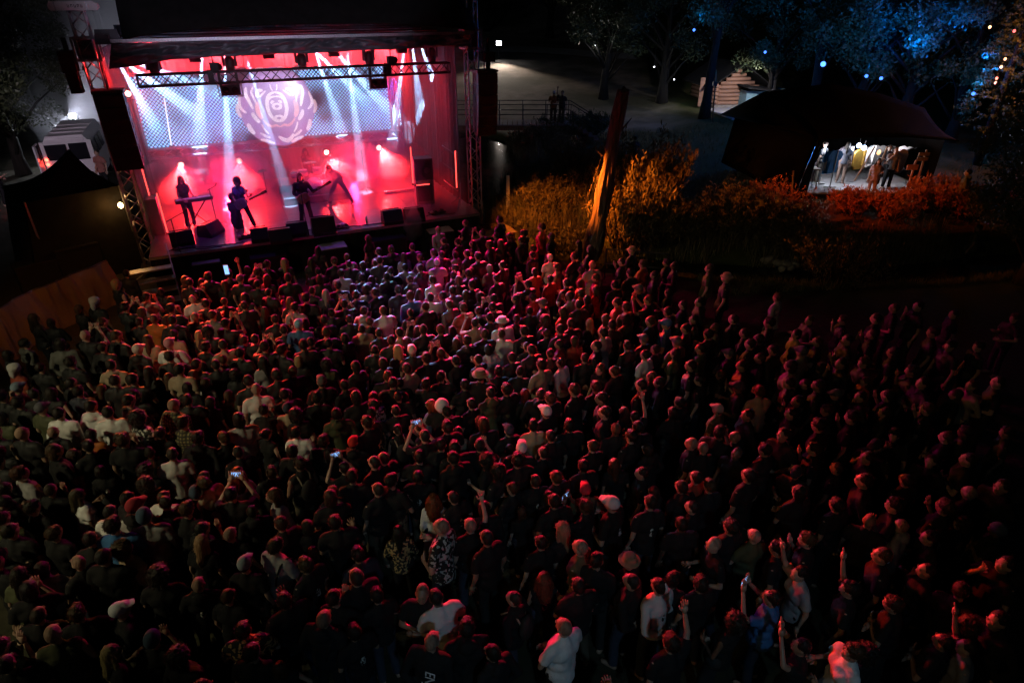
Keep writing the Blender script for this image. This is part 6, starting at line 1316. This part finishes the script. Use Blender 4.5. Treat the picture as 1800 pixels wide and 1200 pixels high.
def make_person(r_, z=0.0):
    F_ = FIG[r_['fk']]; rr = random.Random(r_['seed']); p = r_['p']; fl = r_['fl']
    yaw = math.atan2(STC.y - p.y, STC.x - p.x) - math.pi / 2 + rr.gauss(0, .42) + (rr.uniform(-2, 2) if rr.random() < .05 else 0)
    if 'L' in fl: yaw += .35 + rr.uniform(-.25, .3)
    if 'R' in fl: yaw -= 1.3
    if 'B' in fl: yaw += math.pi
    tilt = rr.gauss(0, .05); s = r_['sc']; w = s * rr.uniform(.95, 1.04)
    skin = SKIN[min(4, int(rr.random() ** 1.3 * 4.4))]
    o = link('person', F_['body']); o.location = (p.x, p.y, gh(p.x, p.y) if z == 0 else z); o.rotation_euler = (rr.gauss(-.01, .045), tilt, yaw); o.scale = (w, w, s); o.color = (*skin, 1)
    sh = link('shirt', F_['shirt'], o); c = SHC[r_['top']][0]; j = rr.uniform(.75, 1.25); sh.color = (*[min(.8, q * j) for q in c], 1)
    if r_['top'] == 'p' or 'O' in fl:
        sh.material_slots[0].link = 'OBJECT'; sh.material_slots[0].material = M['plaid'] if 'O' in fl else M['pattern']; sh.color = rr.choice(((.5, .5, .46, 1), (.45, .3, .12, 1), (.4, .45, .42, 1)))
    tr = link('trousers', F_['trousers'], o); tr.color = (*rr.choice(((.015, .015, .017), (.02, .03, .05), (.05, .06, .09), (.03, .03, .03), (.12, .10, .07))), 1)
    hm = Matrix.Translation(F_['head']) @ Matrix.Rotation(rr.gauss(0, .25) * (0 if r_.get('still') else 0), 4, 'Z')
    hk = r_['hk']; hats = ('cap', 'beanie', 'wrap', 'hat', 'ball')
    def put(nm, me, col):
        h = link(nm, me, o); h.location = F_['head']; h.rotation_euler = F_['rot'].to_euler(); h.color = (*col, 1); return h
    if hk == 'buzz': put('hair', HAIR['crop'], [q * .5 + .015 for q in HAIRC[r_['hcol']][0]])
    elif hk is None: put('hair', HAIR['crop'], [q * .55 + .02 for q in skin] if rr.random() < .4 else [q * .8 for q in skin])
    elif hk in hats:
        hcol = {'cap': rr.choice(((.03, .03, .04), (.6, .6, .6), (.05, .05, .08))), 'beanie': (.05, .08, .12), 'wrap': (.62, .6, .58), 'hat': (.22, .18, .11), 'ball': (.75, .75, .78)}[hk]
        if (r_['x'], r_['y']) in CAPC: hcol = CAPC[(r_['x'], r_['y'])]
        r_['hatcol'] = hcol; put('hat' if hk in ('hat', 'ball') else {'cap': 'cap', 'beanie': 'beanie', 'wrap': 'head_wrap'}[hk], HAIR[hk], hcol)
        if hk in ('cap', 'hat'): put('hair', HAIR['crop' if not r_['fem'] else 'pony'], HAIRC['d'][0])
    else: put('hair', HAIR[hk], [q * rr.uniform(.8, 1.3) for q in HAIRC[r_['hcol']][0]])
    if 'K' in fl: b_ = link('backpack', BAG, o); b_.color = (.03, .03, .03, 1); b_ = link('strap', STRAPS, o); b_.color = (.35, .3, .2, 1)
    if 'X' in fl: b_ = link('strap', CROSS, o); b_.color = (.02, .02, .02, 1)
    if 'E' in fl:
        dark = r_['top'] in 'wyg'; b_ = link('print', PRINT['dark' if dark else 'light'], o); b_.location = (0, -.160, 1.22); b_.rotation_euler = (R(-5), 0, 0); b_.color = sh.color
    if 'M' in fl: mb_ = put('mask_patch', HAIR['crop'], (.75, .76, .8)); mb_.location = F_['head'] + Vector((.02, -.055, .01)); mb_.scale = (.5, .75, .8)
    if 'N' in fl:
        fc_ = bpy.data.curves.new('back_lettering', 'FONT'); fc_.body = 'ENJOY'; fc_.size = .17; fc_.extrude = .002; t_ = text_obj('back_lettering', fc_, o, M['emblemw']); t_.location = (.0, -.172, 1.36); t_.rotation_euler = (R(90), R(90), 0)
    if 'P' in fl:
        w1, w2 = F_['arms'][0][3], F_['arms'][1][3]; c = (w1 + w2) / 2 + Vector((0, .035, .085)); mw = Matrix.Translation(o.location) @ o.rotation_euler.to_matrix().to_4x4() @ Matrix.Diagonal((w, w, s, 1))
        r_['phone'] = (mw @ c, yaw)
    r_['o'] = o; return o
CAPC = {(297, 604): (.6, .25, .3), (522, 570): (.2, .5, .7), (719, 611): (.7, .62, .6), (971, 712): (.75, .75, .78), (617, 782): (.55, .04, .03), (905, 787): (.75, .73, .74), (30, 682): (.2, .26, .34), (242, 614): (.5, .47, .42), (207, 897): (.3, .03, .04), (417, 1007): (.3, .36, .4), (220, 1060): (.7, .72, .78), (1048, 865): (.45, .04, .06), (768, 462): (.5, .62, .7), (967, 455): (.72, .66, .66), (1164, 567): (.06, .2, .45), (880, 565): (.6, .55, .5), (1255, 722): (.3, .3, .28), (552, 672): (.1, .1, .1)}
rows.sort(key=lambda r_: (r_['p'] - Vector((0, 0, CAM_H))).length)
NIND = 292
for r_ in rows[:NIND]: make_person(r_)
# ------------------------------------------------------------------ labels: look first, then place
HW = {'messy': 'tousled {c} hair', 'buzz': 'cropped {c} hair', 'short': 'short {c} hair', 'medium': 'chin long {c} hair', 'long': 'long {c} hair', 'wavy': 'wide wavy {c} hair', 'curly': 'curly {c} hair', 'pony': 'a {c} ponytail', 'bun': 'a {c} hair bun', 'beanie': 'a beanie', 'wrap': 'a pale head wrap', 'hat': 'a brimmed hat', 'ball': 'a round white hat'}
def capword(c): return 'white' if min(c) > .45 else 'red' if c[0] > .25 and c[1] < .12 else 'pink' if c[0] > .5 else 'blue' if c[2] > .3 and c[0] < .25 else 'grey' if c[0] > .15 else 'dark'
def looks(r_):
    hk = r_['hk']; h = 'shaved head' if hk is None else (capword(r_['hatcol']) + ' cap' if hk == 'cap' else HW[hk].format(c=HAIRC[r_['hcol']][1]))
    F_ = FIG[r_['fk']]; t = SHC[r_['top']][1]; t = 'plaid' if 'O' in r_['fl'] else t; gar = {'tee': 'T-shirt', 'long': 'long sleeves', 'none': 'sleeveless top'}[F_['sleeve']]
    if r_['fk'] == 'm4': gar = 'hoody'
    if r_['fk'] == 'fd': gar = 'dress'
    ex = {'P': ', filming with a phone', 'U': ', one arm raised', 'C': ', hands raised to clap', 'K': ', with backpack', 'N': ', lettering down the back', 'B': ', facing the camera'}
    e = next((v for k, v in ex.items() if k in r_['fl']), ', arms folded' if r_['fk'] in ('m2', 'f3') else '')
    return '%s, %s %s%s' % (h, t, gar, e)
COLS = ((140, 'at the left edge'), (290, 'below the black gazebo'), (420, 'below the keyboard player'), (560, 'below the guitarist'), (700, 'below the drum side smoke'), (840, 'below the amplifier stack'), (980, 'below the white post'), (1120, 'below the dead trunk'), (1260, 'below the willow shrubs'), (1400, 'below the pale stones'), (1560, 'below the clothes stall'), (1900, 'near the right edge'))
ROWS = ((560, 'front rows'), (640, 'rows behind the front'), (720, 'upper middle rows'), (820, 'middle rows'), (920, 'lower middle rows'), (1030, 'back rows'), (1400, 'bottom rows'))
ORD = ('first', 'second', 'third', 'fourth', 'fifth', 'sixth', 'seventh', 'eighth')
byl = {}
for r_ in rows[:NIND]:
    lab = '%s, %s %s' % (looks(r_), next(w for q, w in ROWS if r_['y'] <= q), next(w for q, w in COLS if r_['x'] <= q)); byl.setdefault(lab, []).append(r_)
for lab, rs_ in byl.items():
    rs_.sort(key=lambda r_: r_['x'])
    for i, r_ in enumerate(rs_):
        l2 = 'person with ' + lab if len(rs_) == 1 else '%s from left with %s' % (ORD[i], lab)
        ws = l2.split()
        if len(ws) > 16: l2 = l2.replace(' from left with', ' from left,').replace('person with ', '').replace(' rows behind the front', ' second rows').replace(', arms folded', '').replace('rows behind the front', 'second rows').replace('lower middle rows', 'lower rows').replace('upper middle rows', 'upper rows')
        if len(l2.split()) > 16: l2 = l2.replace('below the', 'below').replace('drum side smoke', 'drums').replace(' hair', '')
        tag(r_['o'], l2, 'person', 'people in the crowd')
for r_ in rows[:NIND]:
    if 'phone' in r_:
        c, yaw = r_['phone']; o = empty('phone', c, yaw, 'lit phone held up ' + next(w for q, w in ROWS if r_['y'] <= q).replace('rows', 'in the rows', 1).replace('in the rows behind', 'in rows behind') + ' ' + next(w for q, w in COLS if r_['x'] <= q), 'phone', 'phones held up'); o.rotation_euler = (R(8), R(90), yaw)
        link('case', PHONE_CASE, o); link('screen', PHONE_SCR, o)
# the farther people of the crowd, too many to count: one mass, real bodies thinned out
def thin(me, ratio):
    o = bpy.data.objects.new('t', me); TMP.collection.objects.link(o); d = o.modifiers.new('d', 'DECIMATE'); d.ratio = ratio; d.use_collapse_triangulate = True
    e = bpy.data.meshes.new_from_object(evaluated(o)); bpy.data.objects.remove(o)
    n = len(e.vertices); co = np.empty(n * 3, dtype=np.float32); e.vertices.foreach_get("co", co); e.calc_loop_triangles(); f = np.empty(len(e.loop_triangles) * 3, dtype=np.int32); e.loop_triangles.foreach_get("vertices", f)
    bpy.data.meshes.remove(e); return co.reshape(-1, 3), f.reshape(-1, 3)
TH = {}
def thinned(me, ratio):
    if me.name not in TH: TH[me.name] = thin(me, ratio)
    return TH[me.name]
VV, FF, CC = [], [], []; nv = 0; far_phones = []
for r_ in rows[NIND:]:
    F_ = FIG[r_['fk']]; rr = random.Random(r_['seed']); p = r_['p']; yaw = math.atan2(STC.y - p.y, STC.x - p.x) - math.pi / 2 + rr.gauss(0, .25) + (.35 if 'L' in r_['fl'] else 0)
    Mx = np.array(Matrix.Translation((p.x, p.y, gh(p.x, p.y))) @ Matrix.Rotation(yaw, 4, 'Z') @ Matrix.Diagonal((r_['sc'], r_['sc'], r_['sc'], 1)))
    skin = SKIN[min(4, int(rr.random() ** 1.3 * 4.4))]; hk = 'crop' if r_['hk'] in (None, 'buzz') else r_['hk']; hats = {'cap': (.1, .1, .12), 'beanie': (.05, .06, .08), 'wrap': (.6, .58, .56), 'hat': (.3, .25, .17), 'ball': (.7, .7, .7)}
    hc = CAPC.get((r_['x'], r_['y']), hats.get(hk, [q * .8 for q in skin] if r_['hk'] is None else HAIRC[r_['hcol']][0]))
    tc_ = SHC[r_['top']][0]
    for me, ratio, col, off in ((F_['body'], .42, skin, None), (F_['shirt'], .5, tc_, None), (F_['trousers'], .4, (.02, .022, .03), None), (HAIR[hk], .6, hc, F_['head'])):
        v, f = thinned(me, ratio); v = v + np.array(off) if off is not None else v
        w = v @ Mx[:3, :3].T + Mx[:3, 3]; VV.append(w); FF.append(f + nv); CC.append(np.tile(np.array(col), (len(w), 1))); nv += len(w)
if VV:
    o = link('crowd', np_mesh('crowd', np.concatenate(VV), np.concatenate(FF), M['crowd'], True, np.concatenate(CC))); tag(o, 'dense far part of the crowd standing before the stage', 'crowd', kind='stuff')

# ------------------------------------------------------------------ people on and around the stage
def extra(fk, loc, yaw, skin, shirt, trs, hk, hcol, label, sc=1.0, group=None, hatcol=None):
    F_ = FIG[fk]; o = link('person', F_['body']); o.location = loc; o.rotation_euler = (0, 0, yaw); o.scale = (sc, sc, sc); o.color = (*skin, 1)
    a = link('shirt', F_['shirt'], o); a.color = (*shirt, 1); a = link('trousers', F_['trousers'], o); a.color = (*trs, 1)
    a = link('hair' if not hatcol else 'cap', HAIR[hk], o); a.location = F_['head']; a.rotation_euler = F_['rot'].to_euler(); a.color = (*(hatcol or hcol), 1)
    return tag(o, label, 'person', group)
BK = (.014, .014, .016); G_ = 'band on the stage'
def onst(px, py): s, d = SZ(px, py, DECK); return SF(s, d, DECK + .005)
p = onst(541, 396); gtr = extra('guitar', p, SANG + math.pi + .1, SKIN[0], (.02, .018, .02), BK, 'long', (.06, .03, .015), 'long haired guitarist in a black jacket at the stage front', .93, G_)
p2 = onst(434, 404); extra('bass', p2, SANG + math.pi - .3, SKIN[0], (.10, .12, .30), BK, 'curly', (.03, .02, .015), 'curly haired bassist in a blue top, left of the guitarist', .91, G_)
p3 = onst(338, 408); extra('keysp', p3 + SN * .45, SANG + math.pi + .5, SKIN[1], BK, BK, 'long', (.02, .015, .012), 'long haired keyboard player at the left of the stage', .92, G_)
p4 = onst(600, 360); extra('bent', p4, SANG + math.pi * .75, SKIN[0], (.12, .13, .2), (.03, .04, .08), 'medium', (.05, .03, .02), 'musician bending low with a guitar in the smoke behind', .92, G_)
s_, d_ = 5.0, 4.95; extra('keysp', SF(s_, d_, DECK + .0), SANG + math.pi, SKIN[1], BK, BK, 'wavy', (.03, .02, .015), 'drummer half hidden behind the cymbals', .9, G_)
def guitar(loc, yaw, label, col, ln=1.0):
    o = empty('guitar', loc, yaw, label, 'guitar', 'guitars of the band')
    mb = MB(); out = []
    for i in range(28):
        w = 2 * math.pi * i / 28; r = .17 * (1 - .16 * math.cos(2 * w) ** 2 + .12 * math.cos(w)); out.append((r * math.cos(w) * 1.25, r * math.sin(w)))
    mb.prism(out, -.03, .03); mb.build('body', mat('guitar_body', col, .25, var=.1), o)
    mb = MB(); mb.box((-.5 * ln - .1, .0, 0), (.62 * ln, .022, .05)); mb.build('neck', M['wood'], o); mb = MB(); mb.box((-.87 * ln, .0, 0), (.17, .02, .08)); mb.build('headstock', M['black'], o)
    mb = MB(); mb.box((.08, .034, 0), (.05, .01, .1)); mb.box((-.04, .034, 0), (.03, .01, .1)); mb.build('pickup', M['alu'], o)
    mb = MB(); mb.path([(-.2, 0, .08), (-.12, -.12, .42), (.05, -.26, .45), (.2, -.2, .1)], .012, 5); mb.build('strap', M['black'], o); o.rotation_euler = (0, R(24), yaw); return o
guitar(p + Vector((0, 0, .94)) - SN * .25, SANG + math.pi + .1, 'pale bodied electric guitar held by the man at the front', (.55, .38, .26)); guitar(p2 + Vector((0, 0, .89)) - SN * .24, SANG + math.pi - .3, 'pale bass guitar held low by the curly haired bassist', (.5, .42, .45), .9)
q = P(428, 462, 0); o = extra('mp', (q.x, q.y + .2, .35), -.4, SKIN[0], (.03, .03, .06), BK, 'short', (.02, .015, .01), 'cameraman standing raised in the pit, filming the band', 1.05)
tag(MB().box((0, 0, .175), (.6, .6, .35)).build('pit_box', M['plastic'], None, loc=(q.x, q.y + .2, 0)), 'black box under the cameraman in the pit', 'box')
c = Vector((q.x, q.y + .2, .35)) + Matrix.Rotation(-.4, 3, 'Z') @ Vector((0, .36, 1.76)); o = empty('video_camera', c, -.4, 'video camera with a lit display held by the pit cameraman', 'camera')
mb = MB(); mb.box((0, .05, 0), (.12, .22, .12)); mb.build('body', M['black'], o); mb = MB(); mb.tube((0, .16, 0), (0, .28, 0), .045, 12); mb.build('lens', M['black'], o); mb = MB(); mb.box((.0, -.065, .01), (.09, .006, .06)); mb.build('display', glow('camera_display', (.55, .7, 1), 3), o)
# a phone held high in the pit, blue
q = P(398, 474, 1.95); o = empty('phone', q, .2, 'bright blue phone held high at the stage front', 'phone', 'phones held up'); link('case', PHONE_CASE, o); link('screen', PHONE_SCR, o); o.scale = (1.4, 1.4, 1.6)
# bridge, van and stall people
x_ = PY(972, 197, BY).x; extra('m3', (x_, BY - .3, bz + .002), 3.0, SKIN[1], (.22, .10, .04), (.06, .05, .04), 'cap', BK, 'person in a pale cap and brown shirt on the footbridge', 1.0, None, (.6, .62, .66))
x_ = PY(985, 197, BY).x; extra('mu', (x_ + .05, BY - .4, bz + .002), 2.9, SKIN[1], (.05, .045, .04), (.1, .08, .06), 'short', (.02, .015, .01), 'person on the footbridge waving with a raised arm', 1.0)
q = PY(1118, 222, 30); extra('m1', (q.x, 30, gh(q.x, 30)), .4, SKIN[1], (.05, .05, .06), (.2, .18, .14), 'short', (.02, .015, .01), 'dim person walking on the meadow right of the trunk', .98)
q = P(12, 362, 0); extra('m3', (q.x, q.y, gh(q.x, q.y)), -.8, SKIN[0], BK, BK, 'short', (.02, .015, .01), 'person in black standing at the left edge by the van', 1.0)
q = P(-12, 372, 0); extra('m1', (q.x, q.y, gh(q.x, q.y)), -1.2, SKIN[0], (.03, .03, .03), BK, 'short', (.02, .015, .01), 'person cut by the left edge beside the one in black', 1.0)
q = PY(175, 285, 27); extra('m1', (q.x, 27, gh(q.x, 27)), 3.0, SKIN[1], (.3, .12, .1), BK, 'short', (.02, .015, .01), 'person in reddish clothes beside the van', 1.0)
for i, (px, py, dY, fk, yaw, sh, tr_c, hk, lab) in enumerate(((1440, 300, 1.6, 'm1', .6, BK, (.3, .26, .2), 'short', 'person with pale trousers between the clothes rails'), (1480, 300, 1.5, 'f1', -.5, (.1, .1, .12), (.3, .2, .16), 'long', 'bare legged person browsing in the middle of the stall'), (1552, 305, .9, 'm3', 2.6, BK, BK, 'short', 'person in black under the printed black shirt'), (1563, 305, .6, 'm5', 2.9, (.3, .26, .26), BK, 'short', 'person in grey leaning by the wooden pole'), (1535, 318, .3, 'f4', 3.0, (.5, .36, .38), (.4, .3, .26), 'long', 'person in pink sitting low before the stall'))):
    q = tx(px, py, TY + dY); extra(fk, (q.x, TY + dY, z0 if i < 4 else z0 - .38), yaw, SKIN[0], sh, tr_c, hk, (.03, .02, .015), lab, .96)
for i, (px, py, fk, lab) in enumerate(((1668, 400, 'm4', 'person in a pale hoody at the right of the stall shrubs'), (1705, 440, 'm1', 'dim person in the dark below the right shrubs'))):
    q = P(px, py, 0); extra(fk, (q.x, q.y, gh(q.x, q.y)), .9, SKIN[1], (.12, .14, .08), BK, 'short', (.02, .015, .01), lab)
bpy.data.scenes.remove(TMP)
print('people', len(rows))
